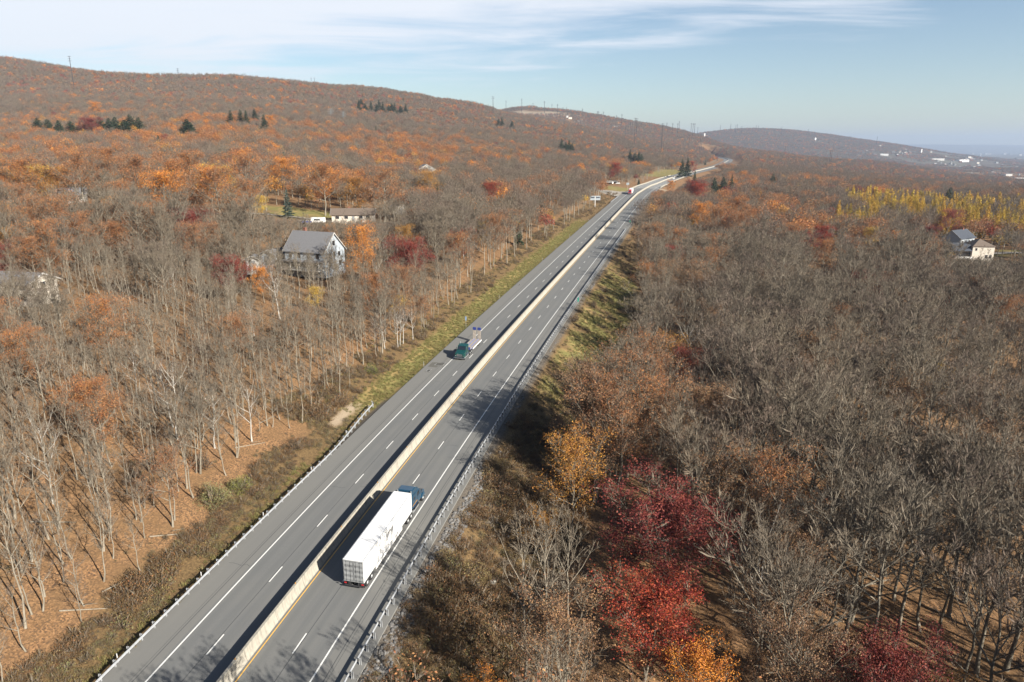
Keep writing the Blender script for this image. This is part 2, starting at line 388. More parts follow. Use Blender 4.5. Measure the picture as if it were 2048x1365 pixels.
# ------------------------------------------------------------------ lie of the land: ground height read as profiles along bearings
PROF = {  # bearing x/y : [(y, z), ...]
 -1.30: [(40, 12), (100, 26), (200, 34), (400, 48), (800, 90), (1200, 160), (1900, 300), (2600, 300), (9000, 200)],
 -.90: [(40, 4), (70, 8), (100, 14), (150, 19), (250, 24), (330, 30), (600, 46), (1000, 86), (1500, 178), (1900, 296), (2400, 300), (9000, 200)],
 -.72: [(40, 1), (70, 5), (100, 11), (150, 17.5), (270, 22), (330, 27), (600, 40), (1000, 79), (1500, 162), (1900, 282), (2300, 290), (9000, 150)],
 -.54: [(40, 0), (100, 7), (150, 13), (250, 21), (400, 31), (700, 55), (1000, 89), (1500, 162), (1800, 219), (2300, 220), (9000, 120)],
 -.36: [(40, 0), (100, 5), (150, 10), (210, 15.5), (300, 23), (450, 31), (700, 50), (1000, 82), (1500, 150), (1900, 222), (2400, 222), (9000, 120)],
 -.18: [(40, 0), (150, 7), (200, 10), (300, 15), (500, 24), (700, 36), (1000, 60), (1500, 119), (2000, 203), (2500, 204), (9000, 120)],
 -.06: [(40, 0), (300, 14), (500, 20), (700, 30), (1000, 49), (1500, 98), (2200, 178), (2600, 178), (9000, 120)],
 .00: [(40, 0), (300, 13), (500, 17), (700, 25), (1000, 43), (1500, 84), (2200, 140), (2600, 156), (3000, 130), (3600, 249), (4200, 240), (9000, 100)],
 .07: [(40, -2), (400, 13), (700, 20), (1000, 32), (1500, 66), (2200, 118), (2400, 122), (2800, 100), (3600, 232), (4200, 225), (9000, 100)],
 .14: [(40, -4), (400, 10), (700, 16), (1000, 22), (1500, 44), (2100, 84), (2400, 84), (2800, 80), (3500, 183), (4200, 175), (9000, 80)],
 .22: [(40, -6), (200, 0), (500, 9), (700, 14), (1000, 16), (1500, 26), (2200, 48), (2700, 58), (3400, 138), (3900, 130), (5000, 40), (6000, 120), (7000, 130), (12000, 0)],
 .27: [(40, -7), (200, -2), (500, 4), (700, 9), (1000, 13.5), (1400, 16), (2000, 17), (2600, 34), (3200, 78), (3600, 86), (4600, 20), (6000, 170), (7000, 160), (12000, 0)],
 .315: [(40, -8), (200, -2), (500, 4), (1000, 8), (1500, 14), (2000, 20), (2600, 34), (3300, 40), (4300, 0), (6000, 200), (7000, 190), (12000, 0), (20000, -40)],
 .36: [(40, -9), (100, -5), (200, -1), (400, 3), (700, 5), (1000, 6), (1500, 12), (2000, 19), (2600, 28), (3300, 10), (4300, -20), (6000, 202), (7000, 190), (12000, -20), (20000, -60)],
 .44: [(40, -9), (100, -6), (200, -1), (320, 2), (700, 3), (1200, 0), (1700, 2), (2300, 8), (3000, -10), (4000, -50), (6000, 158), (7000, 150), (12000, -60), (17000, -80), (21000, 120), (25000, 150)],
 .54: [(40, -9), (100, -7), (200, 0), (320, 2), (500, 2), (800, -2), (1200, -10), (1800, -18), (2200, -22), (2500, -8), (2800, -30), (4000, -64), (6000, 68), (7000, 60), (9000, -80), (17000, -85), (21000, 120), (25000, 150)],
 .62: [(40, -9), (100, -8), (200, -1), (320, 1), (500, 2), (800, -8), (1200, -20), (1800, -35), (2500, -46), (4000, -74), (6000, -10), (7000, -20), (9000, -84), (17000, -88), (21000, 135), (25000, 170)],
 .72: [(40, -10), (100, -9), (200, -4), (320, 0), (450, 1), (600, -2), (1000, -18), (1500, -36), (2500, -60), (4000, -78), (8000, -86), (17000, -88), (21000, 150), (25000, 180)],
 1.3: [(40, -12), (100, -12), (200, -10), (500, -6), (1000, -22), (1500, -40), (2500, -62), (4000, -80), (17000, -88), (21000, 160), (25000, 190)],
}
MK = np.array(sorted(PROF)); LY = np.linspace(math.log(40), math.log(26000), 260)
TAB = np.array([np.interp(np.exp(LY), [a for a, _ in PROF[m]], [b for _, b in PROF[m]]) for m in MK])
for _ in range(3): TAB[:, 1:-1] = (TAB[:, :-2]+2*TAB[:, 1:-1]+TAB[:, 2:])/4
MF = np.linspace(-1.3, 1.3, 261)
TABF = np.array([np.interp(MF, MK, TAB[:, j]) for j in range(len(LY))]).T
for _ in range(3): TABF[1:-1] = (TABF[:-2]+2*TABF[1:-1]+TABF[2:])/4
def base_h(x, y):
    x = np.asarray(x, float); y = np.asarray(y, float)
    yy = np.clip(y, 41, 25900); m = np.clip(x/np.maximum(y, 60), -1.299, 1.299)
    j = (np.log(yy)-LY[0])/(LY[1]-LY[0]); i = (m+1.3)/(MF[1]-MF[0])
    j0 = np.clip(j.astype(int), 0, len(LY)-2); i0 = np.clip(i.astype(int), 0, len(MF)-2); fj = j-j0; fi = i-i0
    h = (TABF[i0, j0]*(1-fi)+TABF[i0+1, j0]*fi)*(1-fj)+(TABF[i0, j0+1]*(1-fi)+TABF[i0+1, j0+1]*fi)*fj
    amp = np.interp(y, [60, 300, 1500, 4000, 9000], [.5, 1.5, 7, 18, 12])
    h = h+(fnoise(x, y, 90, 3)-.5)*amp*.8+(fnoise(x, y, 420, 5)-.5)*amp+(fnoise(x, y, 5200, 6)-.5)*260*sstep(15000, 20000, y)
    return h
def ground(x, y, under=True):
    x = np.asarray(x, float); y = np.asarray(y, float)
    s, off = s_off(x, y)
    h = base_h(x, y)
    zr = np.interp(s, RS, RZ)
    a = np.abs(off)-12.3; right = off > 0
    zedge = zr+CS*np.sign(off)*12.3*np.interp(s, [600, 900], [1, 0])
    nearl = np.interp(s, [120, 200], [1, 0])
    bl = np.interp(a, [0, 1.2, 2.5, 7, 14, 25, 45], [-.06, -.45, -.5, .5, 2.2, 4.6, 8.5])
    sl = np.interp(s, [0, 400, 700, 900], [1, 1, .5, .2]); bl = np.where(bl > 0, bl*sl, bl)
    br = np.interp(a, [0, 1.0, 6, 12, 20, 40], [-.06, -.35, -3.0, -6.0, -8.2, -9])*np.interp(s, [0, 90, 250, 500, 900], [1, 1, .75, .6, .35])
    bank = zedge+np.where(right, br, bl)
    w = np.where(right, sstep(8, 38, a), sstep(14, 48, a))
    w = np.where((s > SMAX-2), 1, w)
    h = bank*(1-w)+h*w
    h = h+(vnoise(x, y, 3.1, 9)-.5)*.35*sstep(1.5, 6, a)
    if under: h = np.where(a < .3, zedge+np.abs(0)-.4, h)
    return h
def pix(x, y, z):
    c, s_ = math.cos(PITCH), math.sin(PITCH); zz = z-CAM_H; d = y*c-zz*s_; up = y*s_+zz*c
    d = np.maximum(d, 1e-3); return 1024+FPX*x/d, 682.5-FPX*up/d
def from_pix(u, v, Y):
    """world x and z of the point at forward distance Y seen at picture point (u, v)"""
    a = (u-1024)/FPX; b = (682.5-v)/FPX; c, s_ = math.cos(PITCH), math.sin(PITCH)
    t = Y/(c+b*s_); return a*t, CAM_H+(-s_+b*c)*t
def hit(u, v, y0=30, y1=6000):
    """first ground point on the line of sight (u, v)"""
    Y = np.exp(np.linspace(math.log(y0), math.log(y1), 900)); a = (u-1024)/FPX; b = (682.5-v)/FPX; c, s_ = math.cos(PITCH), math.sin(PITCH)
    t = Y/(c+b*s_); z = CAM_H+(-s_+b*c)*t; g = ground(a*t, Y); k = np.argmax(z < g)
    if not (z < g).any(): k = len(Y)-1
    return float(a*t[k]), float(Y[k]), float(g[k])

# ------------------------------------------------------------------ ground sheet and road verges
LAWNS = [(-100, 336, 24, 12), (-104, 320, 10, 12), (-235, 322, 34, 13), (236, 346, 16, 9), (214, 376, 14, 8), (262, 352, 10, 8)]   # x, y, half-widths
PALES = [(-1, 3480, 110, 60), (118, 3420, 160, 45), (215, 3480, 150, 40), (1060, 2420, 130, 30), (560, 3300, 90, 25), (760, 3400, 110, 25), (1500, 3000, 120, 60), (2100, 3300, 200, 60), (1980, 6100, 200, 160)]
def zones(x, y):
    s, off = s_off(x, y); a = np.abs(off)-12.3; L_ = off < 0
    n_ = fnoise(x, y, 9, 21); e = (n_-.5)*5
    z = {k: np.zeros_like(x, float) for k in ('grass', 'brush', 'rock', 'pale', 'far')}
    gs = sstep(118, 128, s)*sstep(420, 380, s)
    z['grass'] = np.where(L_, gs*sstep(7.5+e*.3, 5.5+e*.3, a), 0)
    z['brush'] = np.where(L_, np.where(s < 125, sstep(8.5+e, 6.5+e, a), sstep(15+e, 11+e, a)*sstep(620, 500, s)), sstep(18+e, 13+e, a)*sstep(430, 330, s))
    gr = sstep(138, 152, s)*sstep(300, 262, s)*sstep(1.5, 3.5, a)*sstep(18+e*1.2, 13+e*1.2, a)
    gr2 = sstep(112, 122, s)*sstep(160, 146, s)*sstep(9, 11, a)*sstep(20+e, 15+e, a)
    z['grass'] = np.where(L_, z['grass'], np.maximum(gr, gr2)*sstep(.30, .5, fnoise(x, y, 6, 5)))
    z['grass'] = np.maximum(z['grass'], np.where(L_, sstep(600, 640, s)*sstep(690, 670, s)*sstep(26, 20, a), 0))
    z['grass'] = np.maximum(z['grass'], np.where(L_, sstep(930, 960, s)*sstep(1220, 1180, s)*sstep(44, 34, a), 0))
    for lx, ly, hx, hy in LAWNS:
        r = np.hypot((x-lx)/hx, (y-ly)/hy); z['grass'] = np.maximum(z['grass'], sstep(1.1, .85, r+(n_-.5)*.5))
    z['brush'] = z['brush']*(1-z['grass'])
    z['rock'] = np.where(L_, sstep(105, 112, s)*sstep(132, 126, s)*sstep(2.2, .8, a), np.maximum(sstep(108, 100, s)*sstep(2.8+e*.5, 1.2+e*.5, a), sstep(1.5, .8, a)))
    z['rock'] = np.maximum(z['rock'], np.where(L_, 0, sstep(560, 600, s)*sstep(680, 640, s)*sstep(7, 5, a)))
    z['pale'] = np.where(L_, sstep(112, 116, s)*sstep(127, 123, s)*sstep(3.6, 4.6, a)*sstep(7.2, 6.2, a), 0)
    z['pale'] = np.maximum(z['pale'], np.where(L_, 0, sstep(640, 650, s)*sstep(700, 690, s)*sstep(9, 6, a)))
    for lx, ly, hx, hy in PALES:
        r = np.hypot((x-lx)/hx, (y-ly)/hy); z['pale'] = np.maximum(z['pale'], sstep(1.2, .8, r+(fnoise(x, y, 40, 4)-.5)*.8))
    z['far'] = sstep(3000, 4500, y)
    return z
def add_zones(me, x, y):
    for k, a in zones(x, y).items():
        at = me.attributes.new(k, 'FLOAT', 'POINT'); at.data.foreach_set("value", np.ascontiguousarray(a, np.float32))
def grid_mesh(name, X, Y, Z, mat):
    r, c = X.shape; idx = np.arange(r*c).reshape(r, c)
    q = np.stack([idx[:-1, :-1], idx[:-1, 1:], idx[1:, 1:], idx[1:, :-1]], -1).reshape(-1, 4)
    me = fastmesh(name, np.stack([X.ravel(), Y.ravel(), Z.ravel()], 1), q, mat, quads=True)
    me.polygons.foreach_set("use_smooth", [True]*len(me.polygons)); return me
ys = [-60.]
while ys[-1] < 26000: ys.append(ys[-1]+max(2.6, (ys[-1]+120)*.0115))
ys = np.array(ys); ms = np.linspace(-1.25, 1.25, 270)
GY = np.repeat(ys[:, None], len(ms), 1); GX = ms[None, :]*(GY+150)
GZ = ground(GX, GY, False)
gs_, go_ = s_off(GX, GY)
GZ = GZ-1.3*sstep(38, 30, np.abs(go_))*(gs_ < 1390)*(gs_ > -60)
GZ = np.where((gs_ >= 1390) & (np.abs(go_) < 14), np.interp(gs_, RS, RZ)-.9, GZ)
gme = grid_mesh('terrain', GX, GY, GZ, M['ground']); add_zones(gme, GX.ravel(), GY.ravel())
tag(link('terrain', gme), kind='structure')
for side, nm in ((-1, 'roadside_bank'), (1, 'roadside_slope')):
    sv = np.concatenate([np.arange(-60, 420, 1.5), np.arange(420, 1401, 3.)]); ov = np.concatenate([[12.25, 12.6], np.arange(13.2, 42.1, 1.0)])*side
    Q = rp(sv[:, None]+0*ov[None, :], 0*sv[:, None]+ov[None, :])
    X2, Y2 = Q[..., 0], Q[..., 1]; Z2 = ground(X2, Y2, False)
    Z2[:, 0] = Q[:, 0, 2]-.06; Z2[:, -1] -= .9; Z2[:, -2] -= .2
    if side > 0: X2, Y2, Z2 = X2, Y2, Z2
    me = grid_mesh(nm, X2[:, ::side], Y2[:, ::side], Z2[:, ::side], M['ground']); add_zones(me, X2[:, ::side].ravel(), Y2[:, ::side].ravel())
    tag(link(nm, me), kind='structure')

# ------------------------------------------------------------------ road
def strip(name, s0, s1, offs, mat, parent=None, dz=0., step=3., thick=0, uv=False):
    sv = np.arange(s0, s1, step); sv = np.append(sv, s1); ov = np.array(offs, float)
    Q = np.stack([rp(sv, o, dz) for o in ov], 1)
    me = grid_mesh(name, Q[..., 0], Q[..., 1], Q[..., 2], mat)
    if uv:
        u = me.uv_layers.new(name="road"); li = np.empty(len(me.loops), np.int32); me.loops.foreach_get("vertex_index", li)
        uvv = np.stack([np.tile(ov, len(sv)), np.repeat(sv, len(ov))], 1)[li]; u.data.foreach_set("uv", uvv.astype(np.float32).ravel())
    o = link(name, me, parent); return o
EO = 12.35
road = strip('highway_road', -60, SMAX-5, [-EO-.12, -EO, -8, -4, 0, 4, 8, EO, EO+.12], M['asphalt'], uv=True)
road.data.polygons.foreach_set('use_smooth', [False]*len(road.data.polygons))
# let the outermost edge drop as a pavement edge
vv = road.data.vertices; nc = 9
for i in range(0, len(vv), nc): vv[i].co.z -= .22; vv[i+8].co.z -= .22
tag(road, kind='structure')
def mark(name, s0, s1, o, w, mat, dz=.006, step=3.):
    t = strip(name, s0, s1, [o-w/2, o+w/2], mat, road, dz, step); return t
e_ = W0+2*LW
mark('edge_line', -50, 1350, -e_, .17, M['white_line']); mark('edge_line', -50, 1350, e_, .17, M['white_line'])
mark('yellow_line', -50, 1350, W0+.02, .13, M['yellow_line']); mark('yellow_line', -50, 1350, -W0-.02, .13, M['yellow_line'])
S_L, S_R = 59.68, 61.83
for o, s0 in ((-(W0+LW), S_L), (W0+LW, S_R)):
    for k in range(-4, 70):
        a = s0+12.19*k
        mark('lane_dash', a, a+3.05, o, .15, M['white_line'], .006, 3.05)
    # far dashes become too small to pick apart
for o in (-(W0+LW)-.17, W0+LW+.17, -(e_)-1.3, e_+1.25):
    # crack-seal seams that wander slightly beside the lines
    sv = np.arange(-50, 600, 1.5); wob = (vnoise(sv, sv*0+o, 7, 3)-.5)*.10
    Qa = np.stack([rp(s, o+w_-.035, .004) for s, w_ in zip(sv, wob)]); Qb = np.stack([rp(s, o+w_+.03, .004) for s, w_ in zip(sv, wob)])
    me = grid_mesh('tar_seam', *[np.stack([Qa[:, i], Qb[:, i]], 1) for i in range(3)], M['tar']); link('tar_seam', me, road)
sv = np.arange(-50, 600, 2.)
strip('tar_seam', -50, 520, [-e_-1.62, -e_-1.59], M['tar'], road, .004)
strip('tar_seam', -50, 520, [e_+1.55, e_+1.58], M['tar'], road, .004)
# cross cracks and small patches
for k in range(34):
    s = random.uniform(50, 330); o = random.choice([-10, -6, -2.5, 2.5, 6, 9.5])+random.uniform(-.6, .6); wdt = random.uniform(.6, 1.8)
    pts = [(s+random.uniform(-.25, .25), o-wdt+2*wdt*t/5) for t in range(6)]
    A = np.array([[rp(a, b, .0045), rp(a+.05, b, .0045)] for a, b in pts])
    link('road_crack', grid_mesh('road_crack', A[..., 0], A[..., 1], A[..., 2], M['tar']), road)
for s, o, l_, w_ in ((150.5, -10.6, 2.6, 1.6),):
    strip('asphalt_patch', s-l_/2-.3, s+l_/2+.3, [o-w_/2-.25, o+w_/2+.25], M['patch'], road, .005, 2)
strip('bridge_deck', 690, 900, [-11.9, -6, 0.5-.9], concrete_mat('bridge_deck_concrete', (.24, .24, .23), .15), road, .004)
strip('bridge_deck', 690, 900, [1.0, 6, 11.9], bpy.data.materials['bridge_deck_concrete'], road, .004)
strip('expansion_joint', 686, 690, [-11.9, -1], M['concrete'], road, .004); strip('expansion_joint', 688, 691.5, [1, 11.9], M['concrete'], road, .004)
def drain(u, v, label):
    x, y, z = None, None, None
    for ss_ in np.arange(80, 300, .25):
        pass
def local(s, o, dz=0.):
    q = rp(s, o, dz); return (float(q[0]), float(q[1]), float(q[2])), -rpsi(s)
def place(u, v):
    """road point seen at a picture point"""
    S = np.arange(40, 900, .5); O = np.arange(-30, 30, .5); SS, OO = np.meshgrid(S, O); Q = rp(SS, 0)
    a = np.interp(SS, RS, RPSI); X = Q[..., 0]+OO*np.cos(a); Y = Q[..., 1]-OO*np.sin(a); Z = Q[..., 2]+CS*OO
    U, V = pix(X, Y, Z); k = np.argmin((U-u)**2+(V-v)**2); return float(SS.flat[k]), float(OO.flat[k])
def storm_drain(u, v, lx, ly, label):
    s, o = place(u, v); l, r = local(s, o, .012); r0 = empty('storm_drain', l, r, label, 'drain')
    b = MB(); b.box(-lx-.15, lx+.15, -ly-.15, ly+.15, -.1, -.002); b.build('concrete_apron', M['patch'], r0)
    b = MB(); b.box(-lx, lx, -ly, -ly+.08, 0, .02); b.box(-lx, lx, ly-.08, ly, 0, .02); b.box(-lx, -lx+.08, -ly+.08, ly-.08, 0, .02); b.box(lx-.08, lx, -ly+.08, ly-.08, 0, .02); b.build('rim', M['steel_dull'], r0)
    me = None
    for k in range(7):
        b = MB(); b.box(-lx+.08, lx-.08, -.03, .03, .0, .016)
        if me is None: me = b.mesh('grate_bar', M['dark'])
        link('grate_bar', me, r0, loc=(0, -ly+.2+k*(2*ly-.4)/6, 0))
storm_drain(880, 728, 1.0, 1.3, "dark rectangular storm drain grate in the shoulder ahead of the green truck")
storm_drain(857, 741, .45, .8, "small pale drain cover at the grass edge beside a white post")
storm_drain(1038, 570, .4, .8, "pale drain cover at the grass edge far up the left shoulder")

# concrete median barrier, a thing of precast segments
bar = empty('concrete_barrier', tuple(rp(60, 0)), 0, "tall pale concrete median barrier dividing the two carriageways", "barrier")
HB = 1.37
prof = [(-.40, -.03), (-.40, .10), (-.30, .34), (-.19, .75), (-.15, HB), (.15, HB), (.19, .75), (.30, .34), (.40, .10), (.40, -.03)]
base = Vector(rp(60, 0))
sseg = list(np.arange(-50, 700, 6.1))+list(np.arange(700, SMAX-80, 14.))
nseg = 0; later = MB()
def barrier_piece(b, s0, s1, cx=0):
    n = 2; V = []
    for s in np.linspace(s0, s1-.07, n+1):
        q = rp(s, cx); a = rpsi(s)
        for px, pz in prof: V.append((q[0]+px*math.cos(a), q[1]-px*math.sin(a), q[2]+pz))
    k = len(prof); F = []
    for j in range(n): F += [(j*k+i, j*k+(i+1) % k, (j+1)*k+(i+1) % k, (j+1)*k+i) for i in range(k)]
    F += [tuple(range(k)), tuple(range(n*k, n*k+k))[::-1]]
    V = np.array(V)-np.array(base); b.add(V, [f[::-1] for f in F])
for i, s0 in enumerate(sseg[:-1]):
    if s0 < 1300:
        b = MB(); barrier_piece(b, s0, sseg[i+1]); b.build('barrier_segment', M['concrete'], bar)
    else: barrier_piece(later, s0, sseg[i+1])
later.build('barrier_run', M['concrete'], bar)
b = MB(); b.box(-.05, .05, -.015, .015, 0, .18); b.box(-.02, .02, -.03, -.015, .03, .15, 0)
rme = b.mesh('reflector', M['amber'])
for s in np.arange(34, 420, 12.2):
    q = rp(s, 0, HB)-np.array(base); link('reflector', rme, bar, loc=q, rot=(0, 0, -rpsi(s)))

# guard rails
WB = [(0, .0), (.06, .04), (.06, .10), (0, .155), (.06, .21), (.06, .27), (0, .31), (-.02, .31), (.035, .27), (.035, .215), (-.03, .155), (.035, .095), (.035, .045), (-.02, 0)]
def wbeam(name, sv, off, parent, org, side, zoff=.48, mat='steel'):
    V = []; k = len(WB)
    for s in sv:
        o = off(s) if callable(off) else off
        q = rp(s, o)-org; a = rpsi(s)
        for px, pz in WB:
            d = px*side; V.append((q[0]+d*math.cos(a), q[1]-d*math.sin(a), q[2]+zoff+pz))
    F = []
    for j in range(len(sv)-1): F += [(j*k+i, j*k+(i+1) % k, (j+1)*k+(i+1) % k, (j+1)*k+i) for i in range(k)]
    F += [tuple(range(k)), tuple(range((len(sv)-1)*k, len(sv)*k))]
    b = MB(); b.add(V, F); return b.build(name, M[mat], parent)
b = MB(); b.box(-.09, .09, -.014, .014, -.9, .82); b.box(-.11, -.09, -.075, .075, -.9, .82); b.box(.09, .11, -.075, .075, -.9, .82); post_me = b.mesh('post', M['steel'])
b = MB(); b.box(-.10, .10, -.07, .07, .44, .72); block_me = b.mesh('blockout', M['wood_dark'])
b = MB(); b.box(-.05, .05, -.012, .012, 0, 1.05); b.box(-.04, .04, -.018, -.012, .75, 1.0); delin_me = b.mesh('marker_post', [M['white']])
def guardrail(label, s0, s1, off, side, group=None, posts=True, flare=0, delin=24.4, reflect=False, post_lim=290):
    off_f = (lambda s: off-side*flare*float(sstep(s1-25, s1, s))) if flare else (lambda s: off)
    org = rp(s0, off); r = empty('guardrail', tuple(org), 0, label, 'guardrail', group)
    sv = np.arange(s0, s1+.1, 1.905*2)
    wbeam('rail', sv, off_f, r, org, side)
    n = 0
    for s in np.arange(s0+.5, s1, 1.905):
        if n >= post_lim: break
        o = off_f(s); q = rp(s, o-side*.30)-org; a = -rpsi(s)
        if posts: link('post', post_me, r, loc=q, rot=(0, 0, a)); 
        q2 = rp(s, o-side*.11)-org
        if s < 330: link('blockout', block_me, r, loc=q2, rot=(0, 0, a))
        n += 1
    for s in np.arange(s0+6, s1, delin):
        q = rp(s, off_f(s)-side*.45)-org; link('marker_post', delin_me, r, loc=q, rot=(0, 0, -rpsi(s)))
    return r
guardrail("long pale steel guardrail running along the left shoulder in the foreground", 10, 126.5, -11.95, 1, flare=1.9, delin=13.6)
guardrail("long steel guardrail with closely spaced posts along the right shoulder", 10, 380, 11.55, -1, delin=300)
guardrail("short white guardrail on the left before the pull-off entrance", 512, 566, -11.9, 1, delin=300)
guardrail("steel guardrail along the right shoulder beyond the dark tree shadows", 545, 690, 12.0, -1, delin=300)
# bridge parapets beyond the pull-off
def parapet(label, s0, s1, off):
    r = empty('bridge_parapet', tuple(rp(s0, off)), 0, label, 'parapet'); org = np.array(rp(s0, off))
    k = 0
    for a in np.arange(s0, s1, 12.):
        Q = []
        for s in (a, min(a+11.9, s1)):
            for d in (-.2, .2):
                for h in (-.8, 1.05): Q.append(rp(s, off+d, h)-org)
        b = MB(); b.add(Q, [(0, 1, 3, 2), (4, 6, 7, 5), (0, 4, 5, 1), (2, 3, 7, 6), (1, 5, 7, 3), (0, 2, 6, 4)]); b.build('parapet_panel', M['concrete'], r)
parapet("white bridge parapet on the left side where the road curves right", 664, 1000, -12.2)
parapet("pale bridge parapet on the right side where the road curves right", 700, 960, 12.2)

# ------------------------------------------------------------------ roadside posts and signs
POST = [(852, 733, "slim white marker post on the grass edge just below the green truck"), (1000, 597, "slim white marker post on the left grass edge above the green truck"),
        (1085, 521, "slim white marker post at the top end of the left grass strip"), (1115, 498, "slim white marker post at the left shoulder below the bare brown bank"), (1141, 474, "pale marker post on the brown bank near the pull-off sign"),
        (1162, 458, "pale marker post at the left shoulder, third below the sign board"), (1179, 442, "pale marker post at the left shoulder, second below the sign board"), (1193, 430, "pale marker post at the left shoulder, first below the sign board"), (1206, 419, "pale marker post beside the end of the short white guardrail")]
for u, v, lab in POST:
    s, o = place(u, v); o = min(o, -12.6); l, r = local(s, o); l = (l[0], l[1], float(ground(l[0], l[1])))
    big = 1.25 if v > 480 else 1.5
    e = empty('delineator_post', l, r, lab, 'marker post')
    b = MB(); b.box(-.05, .05, -.015, .015, 0, big); b.build('post', M['white_old'], e)
    b = MB(); b.box(-.04, .04, -.024, -.017, big-.3, big-.1); b.build('reflector', M['greyl'], e)
def small_sign(name, s, o, h, w, ph, mat, label, cat, text=None, yaw=0):
    l, r = local(s, o); gz = float(ground(l[0], l[1])); e = empty(name, (l[0], l[1], gz), r+yaw, label, cat)
    b = MB(); b.box(-.035, .035, -.02, .02, 0, h); b.build('post', M['steel'], e)
    b = MB(); b.box(-w/2, w/2, -.035, -.022, h-ph, h); p = b.build('sign_panel', mat, e)
    if text:
        for i, ch in enumerate(text):
            cu = bpy.data.curves.new('numeral', 'FONT'); cu.body = ch; cu.size = .30; cu.align_x = 'CENTER'; cu.extrude = .002; cu.materials.append(M['white'])
            t = bpy.data.objects.new('numeral', cu); COL.objects.link(t); t.parent = p; t.location = (0, -.04, h-.34-.3*i); t.rotation_euler = (math.pi/2, 0, 0)
    return e
s, o = place(1117, 668)
gz = float(ground(*rp(s, 13.0)[:2])); zr = float(rp(s, 12.)[2])
small_sign('mile_marker', 214, 12.9, zr-gz+2.45, .40, 1.35, M['signgreen'], "teal green mile marker on a post behind the right guardrail", 'road sign')
small_sign('mile_marker', 388, 12.9, 3.9, .9, 1.1, M['signgreen'], "small teal sign at the far end of the right guardrail", 'road sign')
s, o = place(939, 655)
small_sign('roadside_sign', s, min(o, -13), 3.1, .45, 1.1, M['signblue'], "narrow pale blue sign on a post in the left grass behind the green truck", 'road sign')
# big T-shaped board seen near the pull-off
x_, z_ = from_pix(1190, 409, 470); gz = float(ground(x_, 470.))
e = empty('sign_board', (x_, 470, gz), rad(8), "wide grey service sign board on one white post above the brown bank", 'sign board')
zt = from_pix(1190, 392, 470)[1]-gz
b = MB(); b.cyl((0, 0, 0), (0, 0, zt), .19, n=10); b.build('post', M['white'], e)
for sx in (-1, 1):
    b = MB(); b.box(min(sx*.22, sx*3.5), max(sx*.22, sx*3.5), -.3, -.2, zt-2.9, zt); p = b.build('sign_panel', M['signback'], e)
    b = MB(); b.box(min(sx*.5, sx*3.1), max(sx*.5, sx*3.1), -.34, -.302, zt-1.6, zt-.7); b.build('dark_slats', M['roofdark'], p)
    b = MB()
    for zz in (zt-.28, zt-2.7): b.box(min(sx*.1, sx*3.5), max(sx*.1, sx*3.5), -.2, -.08, zz-.06, zz+.06)
    b.build('cross_beam', M['steel'], e)
x_, z_ = from_pix(1255, 381, 640); gz = float(ground(x_, 640.)); zt = from_pix(1255, 366, 640)[1]-gz
e = empty('roadside_sign', (x_, 640, gz), 0, "small grey-green sign on a post on the grass triangle beyond the pull-off", 'road sign')
b = MB(); b.cyl((0, 0, 0), (0, 0, zt), .07, n=8); b.build('post', M['steel'], e)
b = MB(); b.box(-1.3, 1.3, -.12, -.08, zt-1.9, zt); b.build('sign_panel', M['signback'], e)

# pull-off ramp and lot
def quadstrip(name, pts, w, mat, lift=.25):
    pts = np.array(pts, float); A = []; 
    d = np.gradient(pts, axis=0); n_ = np.stack([-d[:, 1], d[:, 0]], 1); n_ /= np.linalg.norm(n_, axis=1)[:, None]
    w = np.asarray(w, float)
    a = pts+n_*w[:, None]/2; b2 = pts-n_*w[:, None]/2
    cols = [a*(1-t)+b2*t for t in (0, .33, .67, 1)]
    X = np.stack([c_[:, 0] for c_ in cols], 1); Y = np.stack([c_[:, 1] for c_ in cols], 1)
    Z = np.max(np.stack([ground(c_[:, 0], c_[:, 1], False) for c_ in cols], 1), 1, keepdims=True)+lift+0*X
    o = link(name, grid_mesh(name, X, Y, Z, mat)); return tag(o, kind='structure')
A0 = rp(588, -12.2); A1 = rp(588, -24); A2 = rp(600, -36); A3 = rp(640, -46); A4 = rp(690, -42)
def curve(pts, n=24):
    pts = np.array(pts, float); t = np.linspace(0, len(pts)-1, n); return np.stack([np.interp(t, range(len(pts)), pts[:, 0]), np.interp(t, range(len(pts)), pts[:, 1])], 1)
sv = np.linspace(566, 625, 20)
RA = np.stack([[rp(s, -12.3-w_*t, .0) for t in (0, .35, .7, 1)] for s, w_ in zip(sv, 20*np.sin(np.pi*np.clip((sv-566)/59, 0, 1))**.8+.3)])
pull = tag(link('pull_off_pavement', grid_mesh('pull_off_pavement', RA[..., 0], RA[..., 1], np.maximum(RA[..., 2]*0+RA[:, :1, 2], ground(RA[..., 0], RA[..., 1], False))+.12, M['gravel'])), kind='structure')
quadstrip('pull_off_lane', curve([A1[:2], A2[:2], A3[:2], A4[:2]]), np.full(24, 11.), M['gravel'], .3)
x0_, y0_ = (97, 712)
quadstrip('parking_area', curve([(84, 690), (92, 712), (104, 735)], 8), np.full(8, 26.), M['gravel'], .35)

